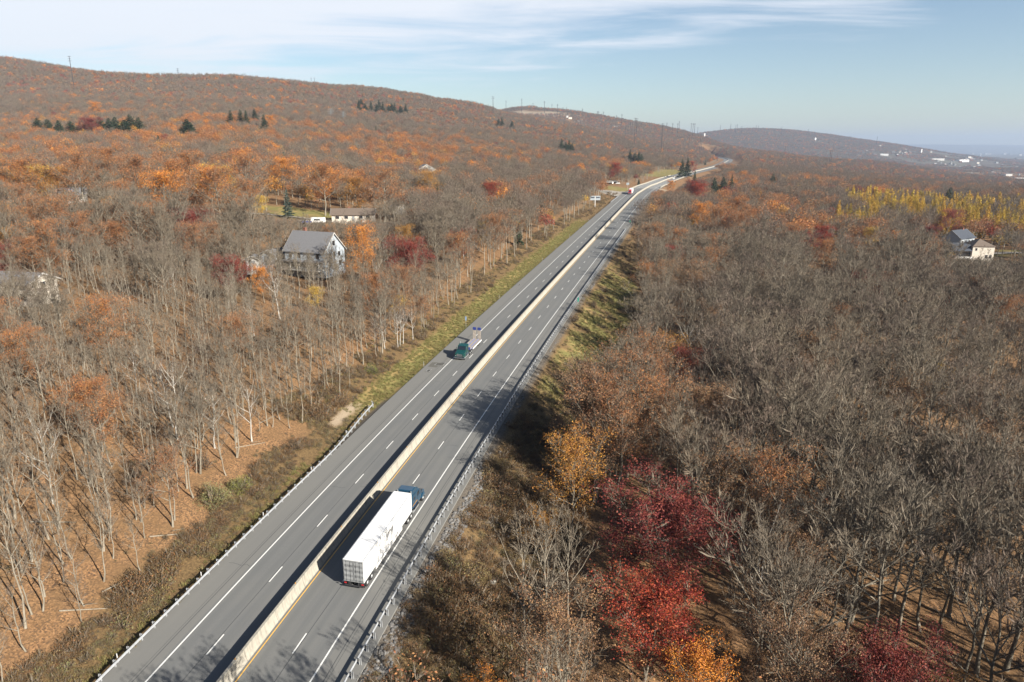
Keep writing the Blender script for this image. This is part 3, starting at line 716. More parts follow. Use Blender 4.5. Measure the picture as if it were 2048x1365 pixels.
# ------------------------------------------------------------------ vehicles
def wheel_mesh(r=.5, w=.28):
    b = MB(); n = 22
    b.cyl((-w/2, 0, 0), (w/2, 0, 0), r, n=n); return b.mesh('tyre', M['black'], False)
def rim_mesh(r=.29, w=.30):
    b = MB(); b.cyl((-w/2, 0, 0), (w/2, 0, 0), r, r*.8, 14); b.cyl((w/2, 0, 0), (w/2+.05, 0, 0), r*.4, r*.3, 10); return b.mesh('rim', M['greyl'])
TY, RM_ = wheel_mesh(), rim_mesh(); TYC, RMC = wheel_mesh(.34, .22), rim_mesh(.21, .235)
def wheel(parent, x, y, r=.5, car=False):
    t = link('wheel', TYC if car else TY, parent, loc=(x, y, r)); 
    link('rim', RMC if car else RM_, t, rot=(0, 0, 0 if x > 0 else math.pi)); return t
def bx(parent, name, mat, *args, bevel=0, **k):
    b = MB(); b.box(*args, **k); return b.build(name, mat, parent, bevel=bevel)
def tractor(root, y0, col, sleeper=True, hood=1.55):
    """y0 = back of the cab; forward is +y"""
    yb = y0; ys_ = y0+(1.7 if sleeper else .2); yc = ys_+1.75; yf = yc+hood
    # body: sleeper, cab and sloping hood in one profile
    b = MB(); b.prism([(yb, .95), (yf-.05, .75), (yf, 1.15), (yf-.1, 1.62), (yc+.05, 1.98), (yc-.55, 2.85), (ys_, 3.05), (yb, 3.1)], 'x', -1.12, 1.12)
    body = b.build('cab', col, root, bevel=.09)
    if sleeper:
        b = MB(); b.prism([(yb+.02, 3.06), (yc-.75, 2.9), (yc-1.1, 3.35), (ys_-.3, 3.85), (yb+.02, 3.95)], 'x', -1.08, 1.08); b.build('roof_fairing', col, root, bevel=.1)
    # windscreen as a slightly proud pane, with a divider
    w = MB(); w.add([(-.98, yc+.055, 2.03), (.98, yc+.055, 2.03), (.9, yc-.50, 2.80), (-.9, yc-.50, 2.80), (-.98, yc+.03, 2.0), (.98, yc+.03, 2.0), (.9, yc-.53, 2.77), (-.9, yc-.53, 2.77)],
                   [(0, 1, 2, 3), (7, 6, 5, 4), (0, 4, 5, 1), (1, 5, 6, 2), (2, 6, 7, 3), (3, 7, 4, 0)]); ws = w.build('windscreen', M['glass'], root)
    for s in (-1, 1):
        w = MB(); X = 1.125*s; w.box(min(X, X+.012*s), max(X, X+.012*s), yc-1.45, yc-.62, 2.02, 2.66); w.build('side_window', M['glass'], root)
        w = MB(); w.box(min(1.125*s, 1.15*s), max(1.125*s, 1.15*s), yc-1.5, yc-.2, 1.1, 1.95); d = w.build('door', col, root)
        m_ = MB(); m_.cyl((1.15*s, yc-.35, 2.1), (1.42*s, yc-.25, 2.1), .025, n=6); m_.box(min(1.34*s, 1.46*s), max(1.34*s, 1.46*s), yc-.30, yc-.22, 1.9, 2.6); m_.build('mirror', M['chrome'], root)
        f = MB(); f.prism([(yf-1.35, .75), (yf-1.2, 1.2), (yf-.75, 1.38), (yf-.2, 1.2), (yf-.02, .7)], 'x', min(.72*s, 1.24*s), max(.72*s, 1.24*s)); f.build('fender', col, root, bevel=.05)
        l_ = MB(); l_.box(min(.75*s, 1.1*s), max(.75*s, 1.1*s), yf-.06, yf+.015, .98, 1.16); l_.build('headlight', M['chrome'], root)
        e2 = MB(); e2.cyl((.98*s, yb-.12, 1.2), (.98*s, yb-.12, 3.95 if sleeper else 3.4), .075, n=10); e2.build('exhaust_stack', M['greyl'], root)
        t = MB(); t.cyl((1.0*s, yb+.4, .85), (1.0*s, yb+2.1, .85), .31, n=16); t.build('fuel_tank', M['chrome'], root)
        sf = MB(); sf.box(min(.95*s, 1.2*s), max(.95*s, 1.2*s), yb+.1, yb+2.3, .42, .56); sf.build('step', M['greyl'], root)
        if sleeper:
            sw = MB(); X = 1.125*s; sw.box(min(X, X+.012*s), max(X, X+.012*s), yb+.5, yb+1.2, 2.1, 2.5); sw.build('sleeper_window', M['glass'], root)
            am = MB(); X = 1.13*s; am.box(min(X, X+.01*s), max(X, X+.01*s), yb+.05, yc-.1, 1.42, 1.5); am.build('side_stripe', M['amber'], root)
    g = MB(); g.box(-.62, .62, yf-.02, yf+.03, .85, 1.5)
    for k in range(5): g.box(-.6, .6, yf+.03, yf+.045, .93+k*.11, .97+k*.11)
    g.build('grille', M['chrome'], root)
    bm_ = MB(); bm_.box(-1.2, 1.2, yf-.05, yf+.16, .38, .72); bm_.build('bumper', M['chrome'], root, bevel=.04)
    fr = MB(); fr.box(-.42, -.3, yb-2.9, yf-.3, .72, .95); fr.box(.3, .42, yb-2.9, yf-.3, .72, .95); fr.box(-.3, .3, yb-2.2, yb-.9, .86, 1.02); fr.build('chassis', M['dark'], root)
    for s in (-1, 1):
        wheel(root, 1.02*s, yf-.72)
        for yy in (yb-.9, yb-2.1):
            wheel(root, 1.08*s, yy); wheel(root, .76*s, yy)
    dk = MB(); dk.box(-.6, .6, yb-.75, yb-.05, .96, 1.0); dk.build('deck_plate', M['greyl'], root)
def box_trailer(root, y0, y1, stripes=True, mark=False):
    hb, ht = 1.15, 4.11
    b = MB(); b.box(-1.3, 1.3, y0, y1, hb, ht); b.build('trailer_box', M['white'], root, bevel=.03)
    b = MB()
    for s in (-1, 1):
        b.box(min(1.3*s, 1.318*s), max(1.3*s, 1.318*s), y0+.05, y1-.05, ht-.10, ht-.02); b.box(min(1.3*s, 1.318*s), max(1.3*s, 1.318*s), y0+.05, y1-.05, hb, hb+.12)
    b.build('side_rail', M['greyl'], root)
    b = MB(); b.box(1.18, 1.24, y0+.1, y1-.1, ht, ht+.015); b.box(-1.24, -1.18, y0+.1, y1-.1, ht, ht+.015)
    b.build('roof_rail', M['greyl'], root)
    for s in (-1, 1):
        b = MB(); b.box(min(.03*s, 1.24*s), max(.03*s, 1.24*s), y0-.05, y0-.002, hb+.1, ht-.12); d = b.build('rear_door', M['grey'], root)
        for k in range(4):
            z = ht-.45-k*.68; b = MB(); b.box(min(.1*s, 1.18*s), max(.1*s, 1.18*s), y0-.075, y0-.052, z-.16, z+.16); b.build('door_panel', M['greyl'], d)
        for xx in (.35, .85):
            b = MB(); b.cyl((xx*s, y0-.09, hb+.1), (xx*s, y0-.09, ht-.12), .018, n=6); b.build('lock_rod', M['chrome'], d)
        b = MB(); b.box(min(.95*s, 1.25*s), max(.95*s, 1.25*s), y0-.06, y0-.01, hb-.32, hb-.18); b.build('tail_lamp', M['redlamp'], root)
        b = MB(); b.box(min(.5*s, 1.2*s), max(.5*s, 1.2*s), y0+.3, y0+.33, .25, 1.0); b.build('mudflap', M['black'], root)
    b = MB(); b.box(-1.28, 1.28, y0-.04, y0-.002, ht-.12, ht-.02); b.box(-1.28, 1.28, y0-.04, y0-.002, hb, hb+.09); b.build('rear_frame', M['greyl'], root)
    b = MB(); b.box(-1.2, 1.2, y0-.05, y0+.08, .5, .62); b.box(-.6, -.5, y0, y0+.06, .62, hb); b.box(.5, .6, y0, y0+.06, .62, hb); b.build('underride_bar', M['dark'], root)
    b = MB(); b.box(-.55, -.42, y0+.1, y1-.4, .95, hb); b.box(.42, .55, y0+.1, y1-.4, .95, hb)
    for k in range(12): b.box(-1.25, 1.25, y0+.6+k*1.28, y0+.68+k*1.28, hb-.1, hb)
    b.build('underframe', M['dark'], root)
    for s in (-1, 1):
        for yy in (y0+1.1, y0+2.35):
            wheel(root, 1.08*s, yy); wheel(root, .76*s, yy)
        b = MB(); b.box(min(.8*s, .95*s), max(.8*s, .95*s), y1-3.2, y1-3.05, .35, hb); b.box(min(.7*s, 1.05*s), max(.7*s, 1.05*s), y1-3.3, y1-2.95, .3, .35); b.build('landing_leg', M['dark'], root)
        b = MB(); b.box(min(1.2*s, 1.24*s), max(1.2*s, 1.24*s), y0+3.6, y1-3.6, .55, hb-.02); b.build('side_skirt', M['white'], root)
    if mark:
        for s in (-1, 1):
            b = MB(); X = s*1.302
            for k in range(7):
                yy = (y0+y1)/2-1.1+k*.34; b.add([(X, yy, 2.95), (X, yy+.2, 2.95), (X, yy+.26, 3.32), (X, yy+.06, 3.32), (X+.006*s, yy, 2.95), (X+.006*s, yy+.2, 2.95), (X+.006*s, yy+.26, 3.32), (X+.006*s, yy+.06, 3.32)],
                      [(0, 1, 2, 3)[::-s], (4, 5, 6, 7)[::s], (0, 4, 5, 1), (1, 5, 6, 2), (2, 6, 7, 3), (3, 7, 4, 0)])
            b.box(min(X, X+.006*s), max(X, X+.006*s), (y0+y1)/2-1.2, (y0+y1)/2+1.3, 2.78, 2.84)
            b.build('side_emblem', M['dark'], root)
def vehicle_root(name, s, off, flip, label, cat, pitch=True):
    q = rp(s, off); d = rp(s+4, off)-rp(s-4, off); tilt = math.atan2(d[2], math.hypot(d[0], d[1]))
    e = empty(name, tuple(q), 0, label, cat); r = -rpsi(s)+(math.pi if flip else 0)
    roll = math.atan(CS)*(1 if not flip else -1)
    e.rotation_euler = (tilt*(-1 if flip else 1), -roll, r); return e
tA = vehicle_root('semi_truck', 81.5, 6.35, False, "white box trailer truck with a deep blue cab climbing the right carriageway", 'truck')
box_trailer(tA, -8.6, 7.55, mark=True); tractor(tA, 8.35, M['blue'])
tB = vehicle_root('flatbed_truck', 162., -6.05, True, "green tractor pulling an empty low trailer with two raised blue-topped ramps", 'truck')
# local forward is toward the camera
tractor(tB, 3.2, M['teal'], sleeper=False, hood=1.7)
y0, y1 = -7.2, 2.6
b = MB(); b.box(-1.28, 1.28, y0, y1-2.2, .86, .98); b.box(-1.28, 1.28, y1-2.2, y1, 1.35, 1.47); b.prism([(y1-2.6, .9), (y1-2.2, 1.38), (y1-2.2, 1.28), (y1-2.6, .8)], 'x', -1.28, 1.28); b.build('deck_frame', M['deckblue'], tB)
for k in range(5):
    x = -1.0+k*.5; b = MB(); b.box(x-.22, x+.22, y0+.05, y1-2.65, .985, 1.03); b.build('deck_plank', M['deckblue'] if k in (1, 3) else M['deckwood'], tB)
b = MB(); b.box(-1.25, 1.25, y1-2.1, y1-.05, 1.475, 1.51); b.build('gooseneck_deck', M['deckwood'], tB)
b = MB(); b.box(-1.28, 1.28, y1-.05, y1+.06, 1.3, 1.95); b.build('headboard', M['rampblue'], tB)
for s in (-1, 1):
    b = MB(); b.box(min(1.28*s, 1.33*s), max(1.28*s, 1.33*s), y0, y1-2.4, .72, .97); b.build('side_rail', M['white'], tB)
    for yy in (y0+1.0, y0+2.2): wheel(tB, 1.05*s, yy)
    rx = .62*s
    e_r = MB(); 
    for xx in (-.36, .36): e_r.box(rx+xx-.05, rx+xx+.05, y0-.16, y0-.04, .95, 3.9)
    for k in range(9): e_r.box(rx-.31, rx+.31, y0-.14, y0-.06, 1.1+k*.31, 1.2+k*.31)
    e_r.box(rx-.31, rx+.31, y0-.055, y0-.035, 1.0, 3.2)
    rr = e_r.build('loading_ramp', M['deckwood'], tB)
    b = MB(); b.box(rx-.43, rx+.43, y0-.24, y0-.0, 3.32, 3.98); b.build('ramp_tip', M['rampblue'], rr, bevel=.03)
    b = MB(); b.cyl((rx+.42*s, y0-.1, 1.0), (rx+.42*s, y0+.9, 1.05), .05, n=6); b.build('ramp_strut', M['dark'], tB)
tC = vehicle_root('semi_truck', 597, -5.6, True, "small distant red-cabbed truck with a white trailer beside the pull-off", 'truck')
box_trailer(tC, -12.5, 1.6); tractor(tC, 2.6, M['red'])
def car(root, col, van=False, L_=4.7):
    h = 1.9 if van else 1.45; w = .92
    pr = [(-L_/2, .35), (L_/2, .35), (L_/2, .75), (L_/2-.9, .98), (L_/2-1.7, h) if not van else (L_/2-1.2, h), (-L_/2+.6 if not van else -L_/2+.15, h), (-L_/2, 1.0)]
    b = MB(); b.prism(pr, 'x', -w, w); b.build('body', col, root, bevel=.08)
    b = MB(); b.add([(-.75, L_/2-.98, 1.04), (.75, L_/2-.98, 1.04), (.68, L_/2-(1.62 if not van else 1.2), h-.08), (-.68, L_/2-(1.62 if not van else 1.2), h-.08)], [(0, 1, 2, 3)])
    o = b.build('windscreen', M['glass'], root); o.location = (0, .05, .03)
    for s in (-1, 1):
        b = MB(); X = (w+.005)*s; b.box(min(X, X+.01*s), max(X, X+.01*s), -L_/2+.9, L_/2-1.75, 1.02, h-.12); b.build('side_window', M['glass'], root)
        for yy in (-L_/2+.85, L_/2-.85): wheel(root, (w-.06)*s, yy, .34, True)
def put_car(name, x, y, rz, col, label, cat='car', van=False, L_=4.7):
    e = empty(name, (x, y, float(ground(x, y, False))+.36), rz, label, cat); car(e, M[col], van, L_); return e
s, o = place(1351, 349); q = rp(s, max(o, 3))
e = empty('distant_car', tuple(rp(s, 5.9)), -rpsi(s), "tiny white van far up the right carriageway on the curve", 'car'); car(e, M['white'], True, 5.5)
for (u, v, Yd, rz, col, lab, van) in ((1222, 367, 700, .7, 'white', "leftmost white van parked in the trees above the pull-off", True), (1231, 364.5, 722, 1.2, 'white', "white van parked behind the others above the pull-off, middle of three", True), (1235.5, 366, 706, 1.4, 'white', "white car parked rightmost above the pull-off", False)):
    x, z = from_pix(u, v, Yd); put_car('parked_car', x, Yd, rz, col, lab, van=van)

# ------------------------------------------------------------------ houses
def house(x, y, rz, w, d, he, rise, wall, roof, label, over=.5, ridge='y', hip=False, porch=None, chimney=None, wins=(), doors=(), z=None, base=0, trim='white_old', name='house', garage=None, cat='house'):
    """w along local x, d along local y; ridge along that axis; wins: (side, along, z, w, h)"""
    z = float(ground(x, y, False)) if z is None else z
    e = empty(name, (x, y, z), rz, label, cat)
    hw, hd = w/2, d/2; b = MB()
    b.box(-hw, hw, -hd, hd, -2.0, he)
    top = he+rise
    if not hip:
        if ridge == 'y': b.prism([(-hw, he), (hw, he), (0, top)], 'y', -hd, hd)
        else: b.prism([(-hd, he), (hd, he), (0, top)], 'x', -hw, hw)
    b.build('wall', M[wall], e)
    b = MB(); t = .18; k = rise/(hw if ridge == 'y' else hd)
    if hip:
        q = min(hw, hd)*.98; A = [(-hw-over, -hd-over, he-.02), (hw+over, -hd-over, he-.02), (hw+over, hd+over, he-.02), (-hw-over, hd+over, he-.02)]
        R = [(0, -hd+q, top), (0, hd-q, top)] if hd >= hw else [(-hw+q, 0, top), (hw-q, 0, top)]
        F = [(0, 1, 4), (1, 2, 5, 4), (2, 3, 5), (3, 0, 4, 5)] if hd >= hw else [(0, 1, 5, 4), (1, 2, 5), (2, 3, 4, 5), (3, 0, 4)]
        b.add(A+R, F+[(3, 2, 1, 0)])
    else:
        H2, D2 = (hw, hd) if ridge == 'y' else (hd, hw)
        for s in (-1, 1):
            pf = [(0, top+t), (s*(H2+over), he-k*over+t), (s*(H2+over), he-k*over), (0, top+.01)]
            b.prism(pf if s > 0 else pf[::-1], ridge, -D2-over, D2+over)
    rf = b.build('roof', M[roof], e)
    if not hip:
        b = MB(); H2, D2 = (hw, hd) if ridge == 'y' else (hd, hw)
        for en in (-1, 1):
            for s in (-1, 1):
                pf = [(0, top+t+.02), (s*(H2+over+.02), he-k*over+t), (s*(H2+over+.02), he-k*over-.12), (0, top-.2)]
                a0 = en*(D2+over); b.prism(pf, ridge, min(a0, a0+.06*en), max(a0, a0+.06*en))
        b.build('bargeboard', M[trim], e)
    if chimney:
        cx_, cy2, ch = chimney; b = MB(); b.box(cx_-.45, cx_+.45, cy2-.35, cy2+.35, he, top+ch); b.box(cx_-.52, cx_+.52, cy2-.42, cy2+.42, top+ch, top+ch+.12); b.build('chimney', M['brickred'], rf)
    def opening(kind, side, al, zz, ww, hh):
        def bxs(grow, d0, d1, z0, z1, mat, nm, par):
            b = MB(); a, c_ = al-ww/2-grow, al+ww/2+grow
            if side in 'NS': s = 1 if side == 'N' else -1; yy = hd*s; b.box(a, c_, min(yy+d0*s, yy+d1*s), max(yy+d0*s, yy+d1*s), z0-grow, z1+grow)
            else: s = 1 if side == 'E' else -1; xx = hw*s; b.box(min(xx+d0*s, xx+d1*s), max(xx+d0*s, xx+d1*s), a, c_, z0-grow, z1+grow)
            return b.build(nm, M[mat], par)
        f = bxs(.1, .002, .05, zz, zz+hh, trim, kind, e)
        bxs(0, .052, .065, zz, zz+hh, 'glass' if kind == 'window' else 'grey', 'pane' if kind == 'window' else 'door_leaf', f)
    for wn in wins: opening('window', *wn)
    for dr in doors: opening('door', *dr)
    if porch:
        side, a0, a1, dep, hz = porch; s = 1 if side in 'NE' else -1
        def pb(nm, mat, u0, u1, v0, v1, z0, z1):
            b = MB()
            if side in 'NS': b.box(u0, u1, min(s*(hd+v0), s*(hd+v1)), max(s*(hd+v0), s*(hd+v1)), z0, z1)
            else: b.box(min(s*(hw+v0), s*(hw+v1)), max(s*(hw+v0), s*(hw+v1)), u0, u1, z0, z1)
            return b.build(nm, M[mat], e)
        pb('porch_roof', roof, a0-.2, a1+.2, .01, dep+.3, hz, hz+.2)
        pb('porch_deck', trim, a0, a1, .01, dep, .3, .5)
        n = max(2, int((a1-a0)/3)+1)
        for k_ in range(n):
            u = a0+.1+(a1-a0-.2)*k_/(n-1); pb('porch_post', trim, u-.09, u+.09, dep-.2, dep-.02, .5, hz)
        pb('porch_railing', trim, a0, a1, dep-.12, dep-.06, 1.25, 1.33)
        for k_ in range(int((a1-a0)/.5)): pb('baluster', trim, a0+.3+k_*.5, a0+.36+k_*.5, dep-.12, dep-.06, .5, 1.25) if k_ < 24 else None
    return e
# grey gabled farmhouse among the bare trees (seen at 625,490)
x, z = from_pix(632, 536, 212)
gh = house(x, 212, rad(-22), 14.5, 10.5, 6.0, 5.2, 'bluesiding', 'roofgrey', "two-storey grey-roofed house with a white gable end among bare trees", ridge='x', z=z,
      porch=('S', -7.1, 7.1, 2.6, 3.0), chimney=(-4.2, 1.4, .9), wins=(('E', -2.6, 1, 1.1, 1.5), ('E', 0, 3.9, 1.1, 1.5), ('E', 2.6, 1, 1.1, 1.5), ('E', -2.4, 3.9, 1, 1.4), ('E', 2.4, 3.9, 1, 1.4), ('E', 0, 7.4, 1.2, 1.4), ('S', -5, 3.8, 1.1, 1.5), ('S', -1.8, 3.8, 1.1, 1.5), ('S', 1.6, 3.8, 1.1, 1.5), ('S', 5, 3.8, 1.1, 1.5), ('S', -4.5, 1, 1.2, 1.5), ('S', 4.5, 1, 1.2, 1.5)), doors=(('S', 0, .4, 1.1, 2.2),))
x, z = from_pix(550, 524, 216); house(x, 216, rad(-22), 6, 6, 2.8, 1.3, 'bluesiding', 'roofgrey', "low blue-grey garage left of the grey gabled house", ridge='y', z=z, doors=(('S', 0, .1, 2.6, 2.3),), name='garage', cat='garage')
x, z = from_pix(508, 534, 200); house(x, 200, rad(6), 3.6, 3.2, 2.6, .9, 'white_old', 'roofgrey', "small white shed in the woods left of the grey gabled house", ridge='y', z=z, doors=(('S', 0, .1, 1.4, 2),), name='shed', cat='shed')
x, z = from_pix(708, 440, 322); house(x, 322, rad(7), 19, 9, 3.0, 2.3, 'cream', 'roofbrown', "long low brown-roofed ranch house beside the sunlit lawn", ridge='x', z=19.9, over=.7, chimney=(-2, .5, .6),
      wins=(('S', 6.8, 1, 1.6, 1.2), ('S', 3.6, 1, 1.6, 1.2), ('S', -3, 1, 1.6, 1.2), ('S', -7, 1, 1.6, 1.2), ('E', 1.8, 1, 1.3, 1.2), ('E', -2, 1, 1.3, 1.2)), doors=(('S', .2, .1, 1.1, 2.1),))
x, z = from_pix(795, 415, 372); house(x, 372, rad(40), 7, 6, 2.6, 1.6, 'white_old', 'roofgrey', "small shed with a pale roof right of the ranch house", ridge='y', z=float(ground(x, 372.))+1.0, doors=(('S', 0, .1, 2.2, 2),), name='shed', cat='shed')
x, z = from_pix(42, 600, 158); house(x, 158, rad(-12), 14, 8, 4.8, 1.8, 'cream', 'roofgrey', "white two-storey house half hidden by trees at the left edge", ridge='x', z=z, over=.6,
      wins=(('S', -6, 3.3, 1.4, 1.3), ('S', -2.4, 3.3, 1.4, 1.3), ('S', 1.4, 3.3, 1.4, 1.3), ('S', 5.4, 3.3, 1.4, 1.3), ('S', -6, .8, 1.4, 1.4), ('S', 5, .8, 2, 1.6), ('E', 0, 3.3, 1.2, 1.3)), doors=(('S', 1, .1, 1.1, 2.1),))
x, z = from_pix(138, 399, 335); house(x, 335, rad(28), 15, 9, 3.0, 3.2, 'white_old', 'roofgrey', "grey-roofed house with a white gable edge high in the woods on the left", ridge='x', z=float(ground(x, 335.))+.5, over=.6,
      wins=(('S', -5, 1, 1.4, 1.3), ('S', 0, 1, 1.4, 1.3), ('S', 5, 1, 1.4, 1.3), ('E', 0, 1, 1.3, 1.3)), doors=(('S', 2.6, .1, 1.1, 2.1),))
x, z = from_pix(850, 325, 560); house(x, 560, rad(20), 16, 10, 8.5, 4.5, 'white_old', 'roofgrey', "tall white house showing through bare trees on the middle hillside", ridge='y', z=float(ground(x, 560.))+.6, wins=(('S', -4, 4, 1.4, 1.5), ('S', 4, 4, 1.4, 1.5), ('S', 0, 8, 1.4, 1.5)))
# houses on the right
x, z = from_pix(1940, 520, 318); zz = z
rh = house(x+4.0, 320, rad(-6), 9.5, 10, 6.6, 3.0, 'cream', 'roofbrown', "cream two-storey house with a hipped brown roof and a white deck", hip=True, z=zz, over=.5,
      wins=(('S', -3.2, 4.7, .8, 1.1), ('S', 1.6, 1.2, 1.0, 1.5), ('S', 3.4, 1.2, 1.0, 1.5), ('E', 0, 3.8, 1.1, 1.4), ('E', 3, 1.2, 1.1, 1.4)))
b = MB(); b.box(-12.6, -4.77, -3.6, 4.5, -2, 4.4); b.build('rear_wing', M['cream'], rh)
b = MB(); b.prism([(-5.2, 4.42), (6.2, 4.42), (4.2, 7.1), (-2.6, 7.1)], 'x', -13.1, -4.8); b.build('wing_roof', M['roofdark'], rh)
b = MB(); b.box(-12.2, -4.8, -3.66, -3.61, 1.5, 3.7); b.build('sunroom_glass', M['glass'], rh)
b = MB(); b.box(-12.6, -4.9, -6.2, -3.7, .9, 1.1); dk = b.build('deck', M['white'], rh)
b = MB(); b.box(-12.6, -4.9, -6.25, -6.2, 1.1, 2.0); b.build('deck_railing', M['white'], dk)
for k in range(4):
    b = MB(); b.box(-12.5+k*2.45, -12.3+k*2.45, -6.1, -5.9, -2.5, .9); b.build('deck_post', M['white'], dk)
x, z = from_pix(1912, 500, 352); house(x, 352, rad(30), 13, 9.5, 6.6, 3.6, 'bluesiding', 'roofdark', "white colonial house with a dark roof behind the cream house", ridge='x', z=z, chimney=(3, 0, .8),
      wins=(('S', -4.6, 4.1, 1, 1.4), ('S', -1.6, 4.1, 1, 1.4), ('S', 1.6, 4.1, 1, 1.4), ('S', 4.6, 4.1, 1, 1.4), ('S', -4.6, 1, 1, 1.5), ('S', 4.6, 1, 1, 1.5), ('S', 1.6, 1, 1, 1.5), ('E', 0, 4.1, 1, 1.4), ('E', -2.5, 1, 1, 1.4)), doors=(('S', -1.5, .1, 1.1, 2.1),))
x, z = from_pix(1890, 483, 356); put_car('parked_car', x, 356, .5, 'white', "small white car under the dark red trees left of the colonial house", van=True)
x, z = from_pix(95, 405, 318); put_car('parked_car', x, 318, 1.3, 'white', "white pickup parked in front of the house high on the left", van=True)
x, z = from_pix(62, 414, 312); put_car('parked_car', x, 312, 1.4, 'blue', "small blue car on the drive high in the woods on the left")
x, z = from_pix(628, 446, 300)
e = empty('camper_trailer', (x, 306, float(ground(x, 306.))+.1), rad(80), "white camper trailer parked on the lawn behind the grey gabled house", 'camper')
b = MB(); b.prism([(-3.2, .5), (3.0, .5), (3.4, 1.4), (2.8, 2.7), (-3.2, 2.7)], 'x', -1.15, 1.15); b.build('body', M['white'], e, bevel=.12)
for s in (-1, 1):
    b = MB(); b.box(min(1.155*s, 1.17*s), max(1.155*s, 1.17*s), -1.6, 1.2, 1.5, 2.1); b.build('window', M['glass'], e); wheel(e, 1.05*s, -.4, .34, True)
for k, (u, v, cc) in enumerate(((606, 449, 'white_old'), (613, 452, 'greyl'), (617, 455, 'rampblue'))):
    x, z = from_pix(u, v, 300); e = empty('boat', (x, 300-k*2, float(ground(x, 300.-k*2))+.2), rad(70+20*k), ("long white covered boat left of the camper trailer", "grey covered boat just below the camper trailer", "small blue-covered boat nearest the grey gabled house")[k], 'boat')
    b = MB(); b.prism([(-.3, .3), (.3, .3), (1.0, 1.1), (-1.0, 1.1)], 'y', -2.6, 1.2); b.add([(-1, 1.2, 1.1), (1, 1.2, 1.1), (.3, 1.2, .3), (-.3, 1.2, .3), (0, 3.0, 1.15)], [(0, 1, 4), (1, 2, 4), (2, 3, 4), (3, 0, 4)]); b.build('hull', M['white_old'], e)
    b = MB(); b.prism([(-1.02, 1.11), (1.02, 1.11), (0, 1.6)], 'y', -2.6, 1.3); b.build('cover', M[cc], e)
# drives among the trees
def drive(pts, w): quadstrip('driveway', curve(pts, 20), np.full(20, w), M['gravel'], .35)
def hp(*uv): return [hit(u, v)[:2] for u, v in uv]
drive([(-262, 305), (-240, 311), (-222, 316), (-206, 327)], 4.5)
drive([(-150, 306), (-118, 309), (-96, 314), (-82, 316)], 4)
drive([(205, 352), (222, 345), (240, 343), (262, 350)], 5)

# ------------------------------------------------------------------ power poles along the ridges
def steel_pole(u, vt, vb, Hp=34, arms=3, lab=None, grp=None, double=False, kind='pole'):
    hpx = max(4., vb-vt); Yd = min(Hp*FPX/hpx, 5600)
    x, zt = from_pix(u, vt, Yd); g = float(ground(x, Yd))
    if zt-g < 18:            # slide further away or nearer until the ground meets the pole's foot
        for Y2 in np.linspace(Yd, Yd*.55, 30):
            x2, z2 = from_pix(u, vt, Y2); g2 = float(ground(x2, Y2))
            if z2-g2 > 22: Yd, x, zt, g = Y2, x2, z2, g2; break
        else: zt = g+30
    if zt-g > 75:
        for Y2 in np.linspace(Yd, Yd*1.9, 40):
            x2, z2 = from_pix(u, vt, Y2); g2 = float(ground(x2, Y2))
            if z2-g2 < 60: Yd, x, zt, g = Y2, x2, z2, g2; break
    H_ = zt-g; r = .38 if kind == 'pole' else .3
    r = r*max(1.5, Yd/1500)
    if kind == 'pole':
        e = empty('power_pole', (x, Yd, g), rad(random.uniform(-12, 12)), lab or "tall dark steel transmission pole standing on the far ridge", 'power pole', grp)
        b = MB(); b.cyl((0, 0, 0), (0, 0, H_), r*1.5, r*.8, 8); b.build('shaft', M['pole'], e)
        for k in range(arms):
            z = H_-1.2-k*4.2; ln = 4.2
            b = MB(); b.cyl((-ln, 0, z-.2), (0, 0, z), r*.35, r*.5, 5); b.cyl((0, 0, z), (ln, 0, z-.2), r*.5, r*.35, 5); b.build('cross_arm', M['pole'], e)
            for s in (-1, 1):
                b = MB(); b.cyl((s*ln*.95, 0, z-.2), (s*ln*.95, 0, z-2.2), r*.3, n=5); b.build('insulator', M['greyl'], e)
    else:
        e = empty('lattice_pylon', (x, Yd, g), rad(random.uniform(-12, 12)), lab or "grey lattice pylon on the hillside", 'pylon', grp)
        b = MB(); w0, w1 = 4.2*H_/35, .7
        hs_ = np.linspace(0, 1, 7)
        def cn(t, i, j): w_ = w0+(w1-w0)*min(1, t/.62) if t < .62 else w1; return (i*w_, j*w_, H_*t)
        for i, j in ((-1, -1), (-1, 1), (1, 1), (1, -1)):
            for t0, t1 in zip(hs_[:-1], hs_[1:]): b.cyl(cn(t0, i, j), cn(t1, i, j), r*.5, n=4, caps=False)
        b.build('tower_leg', M['pylon'], e)
        b = MB()
        for t0, t1 in zip(hs_[:-1], hs_[1:]):
            for (i, j), (k2, l2) in zip(((-1, -1), (-1, 1), (1, 1), (1, -1)), ((-1, 1), (1, 1), (1, -1), (-1, -1))):
                b.cyl(cn(t0, i, j), cn(t1, k2, l2), r*.33, n=3, caps=False); b.cyl(cn(t0, k2, l2), cn(t1, i, j), r*.33, n=3, caps=False)
        b.build('bracing', M['pylon'], e)
        for k in range(3):
            z = H_*(.97-k*.14); ln = (3.6, 5.4, 4.4)[k]
            b = MB(); b.cyl((-ln, 0, z), (ln, 0, z), r*.5, n=4); b.cyl((-ln, 0, z), (0, 0, z+1.6), r*.3, n=3); b.cyl((ln, 0, z), (0, 0, z+1.6), r*.3, n=3); b.build('cross_arm', M['pylon'], e)
    return e
steel_pole(138, 112, 143, 34, 3, "tallest dark power pole on the left skyline")
steel_pole(355, 137, 161, 34, 3, "second dark power pole on the left skyline, above the crimson and green trees")
steel_pole(515, 152, 163, 26, 2, "short power pole on the skyline left of the twin poles")
steel_pole(622, 156, 165, 24, 1, "left one of the twin poles on the middle skyline"); steel_pole(628.5, 156, 165, 24, 1, "right one of the twin poles on the middle skyline")
steel_pole(84, 121, 133, 32, kind='py', lab="small lattice pylon at the far left of the skyline")
